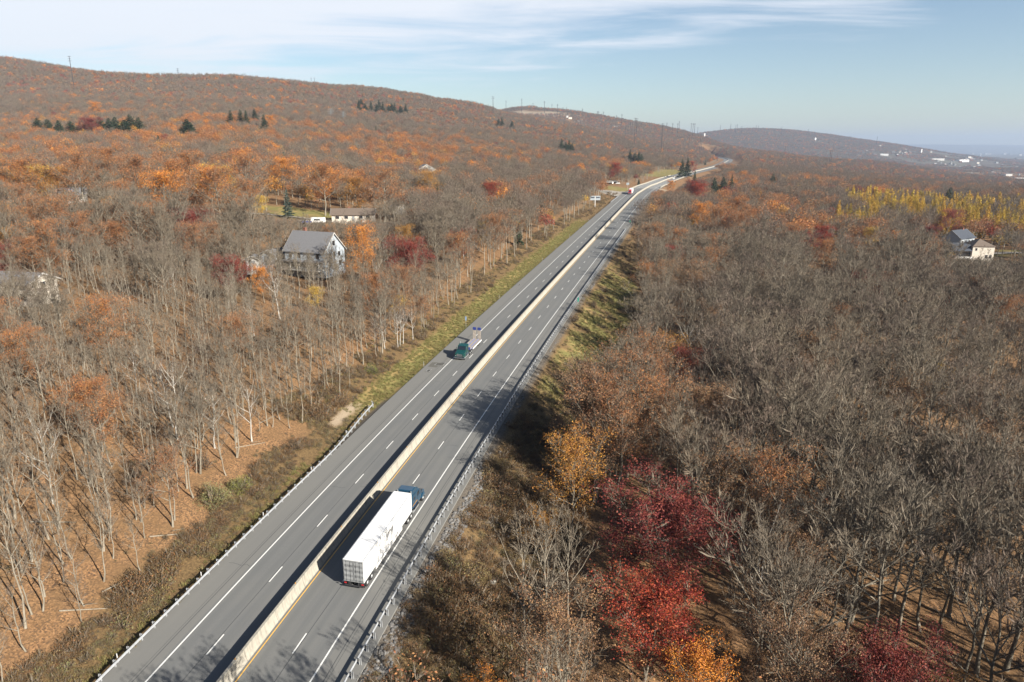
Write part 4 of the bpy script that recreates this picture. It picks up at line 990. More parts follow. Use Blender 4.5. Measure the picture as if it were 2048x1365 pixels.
steel_pole(318, 145, 160, 32, kind='py', lab="lattice pylon on the skyline left of the second dark pole")
for u, vt, vb, lab in ((349, 222, 238, "pale lattice pylon among the orange trees left of the dark conifers"), (661, 218, 240, "pale lattice pylon below a yellowish tree on the left hillside, left of a pair"), (686, 224, 243, "pale lattice pylon beside the small conifer, right of a pair"), (906, 234, 243, "small pale pylon tip among the trees of the middle hillside"), (923, 231, 241, "second small pylon tip among the trees of the middle hillside")):
    x, z = from_pix(u, vt, 1150 if u < 800 else 1700); steel_pole(u, vt, vb, 24, kind='py', lab=lab)
G1 = "line of dark power poles marching along the distant ridge"
for u, vt, vb in ((986, 193, 215), (1012, 202, 211), (1043.6, 198, 213), (1066, 207, 215), (1089, 203, 217), (1104, 209, 218), (1115, 209, 221), (1126, 215, 221), (1133, 215, 222), (1165, 218, 230), (1195, 223, 234), (1197.5, 223, 234), (1207, 224, 235), (1233, 231, 240), (1244, 229, 243), (1252, 244, 259), (1261, 245, 258), (1265, 246, 260), (1271, 236, 260), (1274, 237, 259), (1282.6, 247, 260), (1292, 249, 258), (1299, 248, 261), (1309, 248, 259), (1325.6, 247, 272), (1327, 262, 272), (1334, 246, 258), (1345.7, 247, 262), (1356, 247, 261), (1359, 243, 252)):
    steel_pole(u, vt, vb, 30, 2, "dark steel pole in the row along the ridge behind the highway", G1)
G2 = "cluster of thin poles at the saddle of the ridge"
for u, vt, vb in ((1383, 247, 258), (1386.7, 247, 260), (1390, 247, 259), (1396, 255, 262)): steel_pole(u, vt, vb, 30, 2, "thin pole in the cluster at the saddle left of the blue hill", G2)
G3 = "poles in the valley forest right of the highway"
for u, vt, vb in ((1402, 269, 287), (1404.7, 271, 287), (1571, 292, 304), (1585, 300, 308), (1662, 300, 321), (1665, 300, 320), (1675, 309, 325)): steel_pole(u, vt, vb, 28, 2, "dark pole rising from the hazy forest in front of the blue hill", G3)
G4 = "tiny poles along the crest of the blue hill"
for u, vt, vb in ((1441, 251, 256), (1462, 248, 257), (1472, 251, 257), (1475, 249, 257), (1484, 253, 258), (1513, 251, 259), (1517, 252, 259), (1564, 254, 260), (1617, 259, 263), (1755, 274, 280)): steel_pole(u, vt, vb, 26, 1, "tiny distant pole on the crest of the blue hill", G4)
# white water tank on the saddle
x, z = from_pix(1409, 268, 3500); e = empty('water_tank', (x, 3500, z-6), 0, "white water tank gleaming below the saddle of the ridge", 'water tank')
b = MB(); b.cyl((0, 0, -6), (0, 0, 6), 4.2, n=20); b.build('tank_wall', M['white'], e); b = MB(); b.cyl((0, 0, 6), (0, 0, 7.6), 4.3, 1., 20); b.build('tank_roof', M['white'], e)

# ------------------------------------------------------------------ town buildings far off in the haze
TOWN = []
def bldg(u, v, Yd, w, d, h, wall='white_old', roof='greyl', label=None, grp=None, flat=True):
    x, Yd, g = hit(u, v+1.2, 1200, 14000); z0 = g+2; TOWN.append((x, Yd, w*Yd/FPX)); w, d, h = w*Yd/FPX, max(6, d*Yd/FPX), h*Yd/FPX
    e = empty('distant_building', (x, Yd, z0), rad(random.uniform(-25, 25)), label, 'building', grp)
    b = MB(); b.box(-w/2, w/2, -d/2, d/2, -6, h); b.build('wall', M[wall], e)
    b = MB()
    if flat: b.box(-w/2-.3, w/2+.3, -d/2-.3, d/2+.3, h, h+.5)
    else: b.prism([(-d/2-.5, h), (d/2+.5, h), (0, h+d*.28)], 'x', -w/2-.5, w/2+.5)
    b.build('roof', M[roof], e)
bldg(1924, 322.5, 5200, 25, 9, 2.6, 'white', 'white', "long white warehouse in the hazy valley right of the wooded knoll")
bldg(1873, 319.5, 6400, 27, 9, 2.2, 'white_old', 'white', "long pale warehouse behind the wooded knoll")
bldg(1768, 310.5, 5600, 14, 6, 3, 'white', 'greyl', "white building at the foot of the blue hill")
bldg(2030, 364, 1500, 34, 14, 7, 'white', 'white', "white flat-roofed building at the right edge of the valley")
bldg(2012, 354, 1700, 20, 10, 5, 'white_old', 'greyl', "pale flat-roofed building left of the right-edge warehouse")
bldg(1946, 337, 2700, 6, 5, 4, 'white', 'greyl', "small white building on the near valley floor")
bldg(1743, 341, 1900, 6, 5, 3.6, 'white', 'greyl', "white farmhouse alone in the forest right of the highway", flat=False)
bldg(1630, 280.5, 5600, 2.6, 2.6, 4.5, 'white', 'white', "white tower-like building on the face of the blue hill")
bldg(1842, 305, 6300, 2, 2, 6, 'white', 'white', "slim white tower in the hazy town")
bldg(1759, 293.5, 5800, 4, 3, 2.5, 'cream', 'greyl', "pale building high on the flank of the blue hill")
GR = "pale buildings scattered on the ridge behind the highway"
for u, v in ((1134, 234.5), (1140, 237), (1157, 242.5), (1163, 241.5), (1126, 238), (1172, 243), (1228, 253), (1234, 253.5), (1110, 233)): bldg(u, v, 3300, random.uniform(4, 8), 4, random.uniform(1.6, 2.6), random.choice(['cream', 'white_old', 'white']), 'roofbrown', "pale building in the clearing on the ridge behind the highway", GR, flat=False)
GT = "tiny buildings of the town in the hazy valley"
for k in range(150):
    u = random.uniform(1700, 2120); v = random.uniform(300, 352) if u > 1830 else random.uniform(297, 312)
    Yd = min(12000, 130*FPX/max(8, v-295)*random.uniform(.95, 1.1)); sc = .5+Yd/6000
    bldg(u, v, Yd, random.uniform(1.5, 6.5), random.uniform(1.5, 4), random.uniform(1., 2.2), random.choice(['grey', 'white_old', 'cream', 'brickred', 'bluesiding', 'grey', 'stone']), random.choice(['greyl', 'roofgrey', 'white', 'roofbrown']), "tiny pale building in the hazy valley town", GT, flat=random.random() < .6)
# far hills carry on behind: nothing more to build, the terrain reaches 26 km

# ------------------------------------------------------------------ trees
def unit(a): return a/np.maximum(np.linalg.norm(a, axis=-1, keepdims=True), 1e-9)
def frames(d):
    ref = np.where(np.abs(d[:, 2:3]) < .9, np.array([[0, 0, 1.]]), np.array([[1., 0, 0]]))
    u = unit(np.cross(d, ref)); return u, np.cross(d, u)
def frusta(P0, P1, R0, R1, n):
    d = unit(P1-P0); u, w = frames(d); m = len(P0)
    t = np.arange(n)*2*np.pi/n; c, s = np.cos(t), np.sin(t)
    ring = u[:, None, :]*c[None, :, None]+w[:, None, :]*s[None, :, None]
    V = np.concatenate([P0[:, None]+ring*R0[:, None, None], P1[:, None]+ring*R1[:, None, None]], 1).reshape(-1, 3)
    k = np.arange(n); k1 = (k+1) % n
    q = np.concatenate([np.stack([k, k1, n+k1], 1), np.stack([k, n+k1, n+k], 1)])
    T = (q[None]+(np.arange(m)*2*n)[:, None, None]).reshape(-1, 3); return V, T
def blades(P0, P1, w, r):
    """slender tapering twigs, each a folded sliver of two triangles"""
    d = P1-P0; m = len(P0); a = unit(np.cross(unit(d), unit(r.normal(size=(m, 3)))))*w[:, None]
    mid = (P0+P1)/2+np.cross(unit(d), a)*1.0+r.normal(size=(m, 3))*.04*np.linalg.norm(d, axis=1, keepdims=True)
    V = np.stack([P0-a, P0+a, P1, mid], 1).reshape(-1, 3)
    b = np.arange(m)*4; T = np.concatenate([np.stack([b, b+1, b+3], 1), np.stack([b+1, b+2, b+3], 1)]); return V, T
def leafquads(C, sz, r, flat=.5):
    m = len(C); nrm = unit(r.normal(size=(m, 3))+np.array([0, 0, flat])); u, w = frames(nrm)
    t = r.uniform(0, 2*np.pi, m)[:, None]; u2 = u*np.cos(t)+w*np.sin(t); w2 = -u*np.sin(t)+w*np.cos(t)
    L_ = sz[:, None]; V = np.stack([C-u2*L_, C-w2*L_*.55+nrm*L_*.15, C+u2*L_, C+w2*L_*.55+nrm*L_*.15], 1).reshape(-1, 3)
    b = np.arange(m)*4; T = np.concatenate([np.stack([b, b+1, b+2], 1), np.stack([b, b+2, b+3], 1)]); return V, T
def cat(parts):
    V, T, n = [], [], 0
    for v, t in parts: V.append(v); T.append(t+n); n += len(v)
    return np.concatenate(V), np.concatenate(T)
def spawn(r, P, D, Ls, n, t0, t1, ang, lf, up):
    """n children on each straight branch (P, D, Ls)"""
    m = len(P); t = (r.uniform(size=(m, n))*.8+np.arange(n)[None]/n*.9)/1.7; t = t0+(t1-t0)*t
    base = P[:, None]+D[:, None]*(Ls[:, None]*t)[..., None]
    u, w = frames(D); phi = (np.arange(n)[None]*2.4+r.uniform(0, 6.3, (m, 1)))+r.normal(size=(m, n))*.4
    side = u[:, None]*np.cos(phi)[..., None]+w[:, None]*np.sin(phi)[..., None]
    a = ang*(1+.25*r.normal(size=(m, n)))
    d = D[:, None]*np.cos(a)[..., None]+side*np.sin(a)[..., None]; d[..., 2] += up
    ln = lf*Ls[:, None]*(1-.45*t)*r.uniform(.7, 1.25, (m, n))
    return base.reshape(-1, 3), unit(d.reshape(-1, 3)), ln.ravel(), t.ravel()
def grow(seed, H=15, R=4, low=.38, n1=13, rise=.9, n2=7, n3=6, n4=5, tw=.012, lean=.4, thick=1.):
    r = np.random.default_rng(seed); n = 9; z = np.linspace(0, 1, n)**.9*H*.93
    wob = np.cumsum(r.normal(size=(n, 2))*H*.008, 0)+np.outer(z/H, r.normal(size=2)*lean); wob[0] = 0
    T0 = np.column_stack([wob, z]); rt = thick*H*.0115*(1-.86*(z/H))+.012; rt[0] *= 1.35
    P = [T0[:-1]]; Q = [T0[1:]]; A = [rt[:-1]]; B = [rt[1:]]
    t = low+(1-low)*(np.arange(n1)+r.uniform(-.3, .3, n1))/n1; t = np.clip(t, low*.9, .97)
    b0 = np.column_stack([np.interp(t*H*.93, z, T0[:, k]) for k in range(3)])
    phi = np.arange(n1)*2.4+r.uniform(0, 6); q = (t-low)/(1-low)
    prof = np.sqrt(np.clip(1-(q*1.0-.25)**2/.75, .12, 1))
    el = rise*(.55+.75*q)+r.normal(size=n1)*.1
    d1 = np.column_stack([np.cos(phi)*np.cos(el), np.sin(phi)*np.cos(el), np.sin(el)])
    l1 = R*prof/np.maximum(np.cos(el), .45)*r.uniform(.75, 1.15, n1); l1 = np.minimum(l1, (H*1.02-b0[:, 2])/np.maximum(d1[:, 2], .2)*1.05+.6)
    r1 = np.interp(t*H*.93, z, rt)*.7
    # limbs bend upward: two pieces
    m1 = b0+d1*l1[:, None]*.5; d1b = unit(d1+np.array([0, 0, .35])); e1 = m1+d1b*l1[:, None]*.5
    V1, T1 = cat([frusta(T0[:-1], T0[1:], rt[:-1], rt[1:], 7), frusta(b0, m1, r1, r1*.62, 5), frusta(m1, e1, r1*.62, r1*.2, 4)])
    Pb = np.concatenate([b0, m1]); Db = np.concatenate([d1, d1b]); Lb = np.concatenate([l1*.5, l1*.5]); Rb = np.concatenate([r1*.7, r1*.45])
    top = (T0[-2:-1], unit(T0[-1:]-T0[-2:-1]), np.array([R*.5])); Pb = np.concatenate([Pb, top[0]]); Db = np.concatenate([Db, top[1]]); Lb = np.concatenate([Lb, top[2]]); Rb = np.append(Rb, rt[-2])
    p2, d2, l2, t2 = spawn(r, Pb, Db, Lb*1.9, n2, .12, .55, .68, .42, .3)
    r2 = np.repeat(Rb, n2)*.42; s2 = frusta(p2, p2+d2*l2[:, None], r2, r2*.3, 3)
    p3, d3, l3, t3 = spawn(r, p2, d2, l2, n3, .15, 1, .6, .55, .32); l3 = np.clip(l3, .35, 2.2)
    V3, T3 = blades(p3, p3+d3*l3[:, None], np.full(len(p3), tw*1.5), r)
    p4, d4, l4, t4 = spawn(r, p3, d3, l3, n4, .1, 1.05, .5, .62, .25); l4 = np.clip(l4, .25, 1.1)
    tips = p4+d4*l4[:, None]
    V4, T4 = blades(p4, tips, np.full(len(p4), tw), r)
    kk = H/np.percentile(tips[:, 2], 98)
    V1 = V1*kk; s2 = (s2[0]*kk, s2[1]); V3 = V3*kk; V4 = V4*kk; tips = tips*kk; p3 = p3*kk; d3 = d3*kk
    trunk = cat([(V1, T1), s2]); tw_ = cat([(V3, T3), (V4, T4)])
    return trunk, tw_, tips, p3+d3*l3[:, None], r
def tree_proto(seed, leaf=None, nleaf=0, lsz=.16, bark='bark', twig='twig', clump=.35, **k):
    trunk, tw_, tips, p3, r = grow(seed, **k)
    tme = fastmesh('trunk', trunk[0], trunk[1], M[bark]); mats = [M[twig]]; V, T = tw_; mi = np.zeros(len(T), int)
    if leaf:
        # leaves gather in bunches; some bunches are bare
        keep = r.uniform(size=len(p3)) > .12; src = p3[keep]
        C = src[r.integers(0, len(src), nleaf)]+r.normal(size=(nleaf, 3))*clump
        lv, lt = leafquads(C, lsz*r.uniform(.6, 1.35, nleaf), r)
        T = np.concatenate([T, lt+len(V)]); V = np.concatenate([V, lv]); mi = np.concatenate([mi, np.ones(len(lt), int)]); mats.append(M[leaf])
    return tme, fastmesh('crown', V, T, mats, mi)
def conifer_proto(seed, H=14, R=3.2, leaf='green', n=1, dens=5200, bark='darkbark', shape=1., low=.1, sz=.24):
    r = np.random.default_rng(seed); z = np.linspace(0, H, 8); T0 = np.column_stack([np.zeros(8), np.zeros(8), z]); rt = H*.013*(1-z/H)+.015
    nb = 60; q = np.linspace(low, .985, nb); ph = np.arange(nb)*2.4+r.uniform(-.3, .3, nb); rad_ = R*(1-(q-low)/(1-low))**shape*r.uniform(.7, 1.12, nb)+.12
    b0 = np.column_stack([0*q, 0*q, q*H]); d = np.column_stack([np.cos(ph), np.sin(ph), np.full(nb, -.12)+.35*q]); tip = b0+unit(d)*rad_[:, None]
    V, T = cat([frusta(T0[:-1], T0[1:], rt[:-1], rt[1:], 6), frusta(b0, tip, .035+0*q, .008+0*q, 3)]); tme = fastmesh('trunk', V, T, M[bark])
    w = rad_**1.4; w /= w.sum(); i = r.choice(nb, dens, p=w); t = r.uniform(.12, 1.02, dens)**.7
    C = b0[i]+(tip[i]-b0[i])*t[:, None]; sp = .12+.30*rad_[i]*(1.05-t)*.5
    C = C+r.normal(size=(dens, 3))*np.column_stack([sp, sp, sp*.45])
    lv, lt = leafquads(C, sz*r.uniform(.6, 1.3, dens), r, .9)
    return tme, fastmesh('crown', lv, lt, M[leaf])
def lod_proto(seed, kind, H=15, R=4.2, n=420, sz=.55, low=.35, leaf=None, twign=0, bark='bark', twig='twig'):
    """a light tree for far woods: trunk, limbs and a loose crown of twig or leaf sprays"""
    r = np.random.default_rng(seed); z = np.linspace(0, H*.8, 3); T0 = np.column_stack([np.zeros(3), np.zeros(3), z]); rt = np.array([H*.014, H*.009, H*.003])
    nb = 9; ph = np.arange(nb)*2.4; t = r.uniform(low, .8, nb); b0 = np.column_stack([0*t, 0*t, t*H*.8]); el = r.uniform(.6, 1.1, nb); d = np.column_stack([np.cos(ph)*np.cos(el), np.sin(ph)*np.cos(el), np.sin(el)])
    e1 = b0+d*(R*r.uniform(.8, 1.1, nb))[:, None]
    tr = cat([frusta(T0[:-1], T0[1:], rt[:-1], rt[1:], 4), frusta(b0, e1, .07+0*t, .02+0*t, 3)])
    g = unit(r.normal(size=(n, 3)))*(r.uniform(0, 1, (n, 1))**.42); g[:, 2] = np.abs(g[:, 2])*1.0-.35*r.uniform(size=n)
    lob = (vnoise(g[:, 0]*3+9, g[:, 1]*3+g[:, 2]*2+5, 1, seed)-.5)*.35
    C = np.column_stack([g[:, 0]*R*(1+lob), g[:, 1]*R*(1+lob), H*(low+.16)+(g[:, 2]+.3)*H*(1-low-.16)*.77*(1+lob)])
    parts = []; mats = []; mi = []
    if twign:
        i = r.integers(0, n, twign); P0 = C[i]; cen = np.array([0, 0, H*.45]); dd = unit(P0-cen+r.normal(size=(twign, 3))*1.2+np.array([0, 0, 1.2]))
        bl = blades(P0-dd*.5*sz*3, P0+dd*.5*sz*3, np.full(twign, sz*.055), r); parts.append(bl); mats.append(M[twig]); mi += [0]*len(bl[1])
    if leaf:
        lq = leafquads(C, sz*r.uniform(.5, 1.2, n), r, .7); parts.append(lq); mats.append(M[leaf]); mi += [len(mats)-1]*len(lq[1])
    V, T = cat(parts)
    return fastmesh('trunk', tr[0], tr[1], M[bark]), fastmesh('crown', V, T, mats, mi)

PROTO = {}
def reg(kind, lst): PROTO[kind] = lst
reg('bare', [tree_proto(11, rise=1.05, H=18.5, R=6.2, low=.42, n1=12, n2=6, n3=6, n4=4, tw=.015), tree_proto(12, rise=1.12, H=17, R=4.8, low=.52, n1=11, n2=6, n3=6, n4=4, tw=.015, twig='twigred'), tree_proto(13, H=19, R=7.6, low=.36, rise=1.02, n1=12, n2=8, n3=6, n4=4, tw=.016), tree_proto(14, H=15.5, R=3.8, low=.48, n1=10, n2=6, n3=5, n4=4, tw=.014, rise=1.05),
             tree_proto(15, rise=1.06, H=17.5, R=6.4, low=.45, n1=12, n2=6, n3=6, n4=4, tw=.015, twig='twigred'), tree_proto(16, H=20, R=6.4, low=.45, n1=10, n2=6, n3=6, n4=4, tw=.016, rise=1.12)])
reg('slim', [tree_proto(21, thick=.72, H=13, R=2.2, low=.45, n1=10, n2=4, n3=4, n4=3, tw=.012, rise=1.1), tree_proto(22, thick=.72, H=10, R=2.0, low=.38, n1=9, n2=4, n3=3, n4=3, tw=.011, rise=1.0, twig='twigred'), tree_proto(23, thick=.72, H=15, R=2.6, low=.55, n1=10, n2=4, n3=4, n4=4, tw=.012, rise=1.1)])
reg('birch', [tree_proto(31, H=12.5, R=2.6, low=.4, n1=11, n2=5, n3=5, n4=4, tw=.011, rise=1.1, bark='birch', twig='twigred', lean=1.6), tree_proto(32, H=14.5, R=4.2, low=.35, n1=9, n2=5, n3=4, n4=4, tw=.013, rise=.95, bark='birch', lean=.8)])
reg('oak', [tree_proto(41, 'rust', 12000, .088, H=16, R=6.0, n3=6, n4=3, low=.36), tree_proto(42, 'rust', 7000, .085, H=17, R=5.6, n4=4, low=.42), tree_proto(43, 'tan', 9000, .082, H=16, R=5.4, n4=4), tree_proto(44, 'rust', 9500, .088, H=17.5, R=6.4, n3=5, n4=4, low=.34)])
reg('gold', [tree_proto(51, 'gold', 9000, .085, H=13, R=5.4, n3=5, n4=3, low=.3), tree_proto(52, 'orange', 11000, .09, H=14, R=5.6, n3=5, n4=3)])
reg('yellow', [tree_proto(55, 'yellow', 8500, .085, H=12, R=4.2, n3=5, n4=3, low=.3)])
reg('maple', [tree_proto(61, 'crimson', 30000, .105, H=15.5, R=8.0, n1=17, n2=9, n3=5, n4=3, low=.34, clump=.42), tree_proto(62, 'scarlet', 20000, .105, H=14, R=6.0, n1=15, n3=5, n4=3, low=.3, clump=.4), tree_proto(63, 'darkred', 9500, .095, H=13.5, R=5.4, n3=5, n4=3)])
reg('pine', [conifer_proto(71, 15, 3.4), conifer_proto(72, 12, 3.6, shape=.7, dens=4600)])
reg('spruce', [conifer_proto(73, 15, 3.4, 'spruce', shape=1.05, dens=5200)])
reg('larch', [conifer_proto(75, 17, 3.3, 'larch', dens=3600, low=.15, shape=.8, sz=.26, bark='bark'), conifer_proto(76, 15.5, 3.7, 'larch', dens=3400, low=.12, shape=.75, sz=.26, bark='bark')])
reg('bare1', [lod_proto(81, 'bare', 17, 5.2, n=700, sz=.42, twign=900), lod_proto(82, 'bare', 18, 4.6, n=700, sz=.42, low=.45, twign=820, twig='twigred'), lod_proto(83, 'bare', 16, 5.6, n=700, sz=.42, twign=900)])
reg('oak1', [lod_proto(84, 'oak', 16.5, 6.4, n=1700, sz=.30, leaf='rust', twign=250), lod_proto(85, 'oak', 16, 5.2, n=620, sz=.34, leaf='rust', twign=500), lod_proto(86, 'oak', 15, 5.0, n=520, sz=.34, leaf='tan', twign=450)])
reg('maple1', [lod_proto(87, 'm', 14, 4.4, n=700, sz=.36, leaf='crimson', twign=200), lod_proto(88, 'm', 13.5, 4.4, n=700, sz=.36, leaf='scarlet', twign=200), lod_proto(89, 'm', 13.5, 4.4, n=600, sz=.36, leaf='darkred', twign=300)])
reg('gold1', [lod_proto(90, 'g', 15, 5.6, n=1100, sz=.36, leaf='orange', twign=200), lod_proto(91, 'g', 14, 5.2, n=1000, sz=.36, leaf='gold', twign=200)])
reg('yellow1', [lod_proto(92, 'y', 12, 3.8, n=520, sz=.36, leaf='yellow', twign=200)])
reg('pine1', [conifer_proto(93, 14, 3.4, dens=700, sz=.6)])
reg('larch1', [conifer_proto(94, 15, 2.9, 'larch', dens=800, low=.15, shape=.8, sz=.5, bark='bark')])
reg('bare2', [lod_proto(95, 'b', 14, 5.6, n=150, sz=1.1, twign=170), lod_proto(96, 'b', 15, 5.2, n=150, sz=1.1, twign=150, twig='twigred')])
reg('oak2', [lod_proto(97, 'o', 15, 5.6, n=130, sz=.85, leaf='rust', twign=60), lod_proto(98, 'o', 14, 5.2, n=110, sz=.8, leaf='tan', twign=80)])
reg('maple2', [lod_proto(99, 'm', 14, 5.2, n=120, sz=.85, leaf='darkred', twign=50)])
reg('gold2', [lod_proto(100, 'g', 14, 5.2, n=120, sz=.85, leaf='orange', twign=50)])

SPEC = {'bare': ('bare_tree', 'bare tree'), 'slim': ('young_tree', 'young tree'), 'birch': ('birch_tree', 'birch tree'), 'oak': ('oak_tree', 'oak tree'), 'gold': ('golden_tree', 'autumn tree'), 'yellow': ('yellow_tree', 'autumn tree'),
        'maple': ('maple_tree', 'maple tree'), 'pine': ('conifer_tree', 'conifer'), 'spruce': ('conifer_tree', 'conifer'), 'larch': ('larch_tree', 'larch')}
N_MADE = {}
def plant(kind, var, x, y, sc=1., rz=0., label=None, group=None, z=None, sxy=1.):
    nm, ct = SPEC[kind.rstrip('12')]; lst = PROTO[kind]; t, c = lst[var % len(lst)]
    z = float(ground(x, y, False))-.15 if z is None else z
    e = empty(nm, (x, y, z), rz, label, ct, group); e.scale = (sc*sxy, sc*sxy, sc)
    a = link('trunk', t, e); b_ = link('crown', c, e); N_MADE.setdefault(kind, {}).setdefault(var % len(lst), (a, b_)); return e

# --- single trees that the picture shows clearly: (u, v of the foot or a point on the ground line, forward distance, kind, variant, scale, label)
def at(u, v, Y): x, z = from_pix(u, v, Y); return x, Y
SOLO = []; HERO = []
ORD = ["first", "second", "third", "fourth", "fifth", "sixth", "seventh", "eighth", "ninth", "tenth", "eleventh", "twelfth", "thirteenth", "fourteenth", "fifteenth", "sixteenth"]
def solo(u, vtop, Y, kind, var, label, sc=None, sxy=1., minsc=.45, maxsc=1.6):
    """tree whose top shows at (u, vtop) when it stands at forward distance Y"""
    x, zt = from_pix(u, vtop, Y); g = float(ground(x, Y)); Hs = {'maple': (15.5, 14, 13.5), 'gold': (13, 14), 'pine': (15, 12), 'spruce': (15,), 'oak': (16, 17, 16, 17.5), 'yellow': (12,), 'birch': (12.5, 14.5), 'bare': (18.5, 17, 19, 15.5, 17.5, 20), 'larch': (15, 13.5), 'slim': (13, 10, 15)}[kind]
    s = sc or min(maxsc, max(minsc, (zt-g)/Hs[var % len(Hs)])); plant(kind, var, x, Y, s, random.uniform(0, 6), label, sxy=sxy); SOLO.append((x, Y, 3.2*s*sxy)); Hh = Hs[var % len(Hs)]*s; HERO.append((*pix(x, Y, g+Hh*.66), 5.2*s*sxy*FPX/Y*.8, Hh*.36*FPX/Y, Y))
solo(1338, 992, 78, 'maple', 0, "broad dark crimson maple, the largest red crown at the lower right", sxy=1.42, minsc=1., maxsc=1.3)
solo(1300, 1170, 64, 'maple', 1, "bright scarlet maple just below the big crimson crown", minsc=.9, maxsc=1.2, sxy=1.25)
solo(1790, 1300, 57, 'maple', 0, "crimson crown cut by the bottom edge, right of the scarlet maple", minsc=.8, sc=.9)
solo(1405, 1310, 57, 'gold', 1, "orange tree at the bottom edge beside the scarlet maple", sc=.85)
solo(1930, 1320, 57, 'gold', 0, "golden-orange tree at the bottom edge near the right corner", sc=.8)
solo(965, 1340, 53, 'gold', 1, "small orange tree cut by the bottom edge right of the guardrail", sc=.62)
solo(1150, 870, 92, 'gold', 0, "golden tree standing between the right-hand brush slope and the bare wood", minsc=.7)
solo(1085, 945, 84, 'gold', 0, "smaller golden tree just below the golden tree by the brush slope", minsc=.5, sc=.62)
solo(375, 285, 300, 'oak', 0, "great rust-orange oak standing above its neighbours on the left hillside", sxy=1.25, maxsc=1.7, minsc=1.2)
for i, (u, vt, Y, kk, vv, nm__) in enumerate(((345, 296, 286, 'oak', 0, "dense rust oak left of the great rust oak"), (412, 300, 288, 'gold', 1, "broad orange crown right of the great rust oak"), (322, 326, 268, 'gold', 1, "orange crown below and left of the great rust oak"), (432, 332, 262, 'oak', 0, "rust oak below and right of the great rust oak"), (485, 298, 300, 'oak', 3, "wide rust oak above the small bright yellow tree"), (640, 288, 335, 'oak', 0, "rust-red oak above the ranch house lawn"), (706, 303, 338, 'gold', 0, "golden crown above the ranch house"), (762, 308, 330, 'oak', 3, "rust oak right of the golden crown above the ranch house"), (72, 236, 292, 'gold', 0, "golden crown right of the tall yellow tree"), (14, 240, 286, 'oak', 0, "rust oak at the left edge beside the tall yellow tree"), (262, 300, 300, 'oak', 0, "broad rust oak left of the orange crowns on the left hillside"), (150, 300, 290, 'oak', 3, "broad rust oak above the upper left house"), (560, 250, 380, 'gold', 1, "orange crown high on the hillside left of the lawn"), (200, 262, 350, 'oak', 0, "rust crown high on the left hillside below the evergreens"), (855, 300, 420, 'gold', 0, "golden crown left of the bare wood above the road"), (1480, 395, 400, 'oak', 0, "rust oak above the rust oaks on the wood's shoulder"))):
    solo(u, vt, Y, kk, vv, nm__, sxy=1.35, minsc=.9, maxsc=1.55)
solo(405, 262, 330, 'yellow', 0, "yellow-green tree behind the great rust oak", minsc=1.0, sxy=1.3)
solo(440, 262, 322, 'yellow', 0, "second yellow tree behind the great rust oak", minsc=.8)
solo(45, 222, 300, 'yellow', 0, "tall yellow tree near the left edge of the hillside", minsc=1.2, sxy=1.4, maxsc=1.7)
solo(515, 362, 290, 'yellow', 0, "small bright yellow tree left of the blue spruce", minsc=.5, maxsc=.9)
solo(571, 373, 306, 'spruce', 0, "lone blue spruce on the edge of the sunlit lawn", minsc=.7, maxsc=1.3, sxy=.85)
solo(625, 545, 172, 'yellow', 0, "small yellow tree in front of the grey gabled house", sc=.62)
solo(722, 452, 196, 'gold', 1, "orange tree right of the grey gabled house", minsc=.7, sxy=.75)
solo(812, 430, 250, 'gold', 0, "orange-gold tree right of the ranch house", minsc=.6, maxsc=1)
solo(522, 540, 178, 'gold', 1, "orange tree behind the white birch left of the gabled house", sc=.7)
solo(549, 520, 165, 'birch', 0, "tall white birch below the blue-grey garage", minsc=.9, maxsc=1.5)
solo(985, 362, 420, 'maple', 1, "scarlet tree alone in the grey wood left of the sign board", minsc=.7, maxsc=1.1)
solo(420, 425, 245, 'oak', 3, "rust-brown oak left of the grey gabled house", minsc=.8)
solo(235, 443, 200, 'oak', 0, "wide rust-orange oak above the white house at the left edge", minsc=.9, sxy=1.3)
solo(1402, 358, 560, 'maple', 1, "bright scarlet tree right of the road before the curve", minsc=.8, maxsc=1.3, sxy=1.1)
solo(1388, 355, 575, 'maple', 0, "crimson tree touching the scarlet tree before the curve", minsc=.7, maxsc=1.2)
solo(1391, 336, 640, 'pine', 0, "dark conifer right of the curve, above the scarlet tree", minsc=.8, maxsc=1.5)
solo(1343, 361, 600, 'gold', 1, "orange tree in the bend below the right bridge parapet", minsc=.7, maxsc=1.2)
solo(1430, 355, 640, 'pine', 1, "small dark conifer, left one of three right of the scarlet tree", minsc=.6)
solo(1448, 351, 650, 'pine', 1, "dark conifer, middle one of three right of the scarlet tree", minsc=.7)
solo(1465, 349, 655, 'pine', 0, "dark conifer, right one of three right of the scarlet tree", minsc=.7)
solo(1548, 341, 800, 'pine', 1, "dark round conifer alone in the grey wood right of the road", minsc=.9, maxsc=1.6)
solo(1903, 369, 620, 'pine', 1, "big dark conifer rising behind the yellow larches", minsc=1.1, maxsc=1.7, sxy=1.1)
solo(1366, 310, 900, 'pine', 0, "left of two dark conifers above the grassy bank at the curve", minsc=.9, maxsc=1.6, sxy=1.2)
solo(1377, 308, 915, 'pine', 0, "right of two dark conifers above the grassy bank at the curve", minsc=.9, maxsc=1.7, sxy=1.2)
solo(1386, 315, 920, 'maple', 2, "dark red tree beside the two conifers at the curve", minsc=.8)
solo(1278, 358, 735, 'pine', 1, "small bright green conifer left of the bridge parapet", minsc=.4, maxsc=.6)
solo(1232, 326, 760, 'maple', 1, "red-orange tree above the vans at the pull-off", minsc=.8)
solo(1222, 340, 745, 'maple', 0, "crimson tree behind the vans at the pull-off", minsc=.7)
solo(1655, 428, 330, 'maple', 1, "scarlet oak in the middle of the grey wood on the right", minsc=.6, maxsc=1.)
solo(1640, 452, 300, 'maple', 2, "smaller red tree below the scarlet oak on the right", sc=.7)
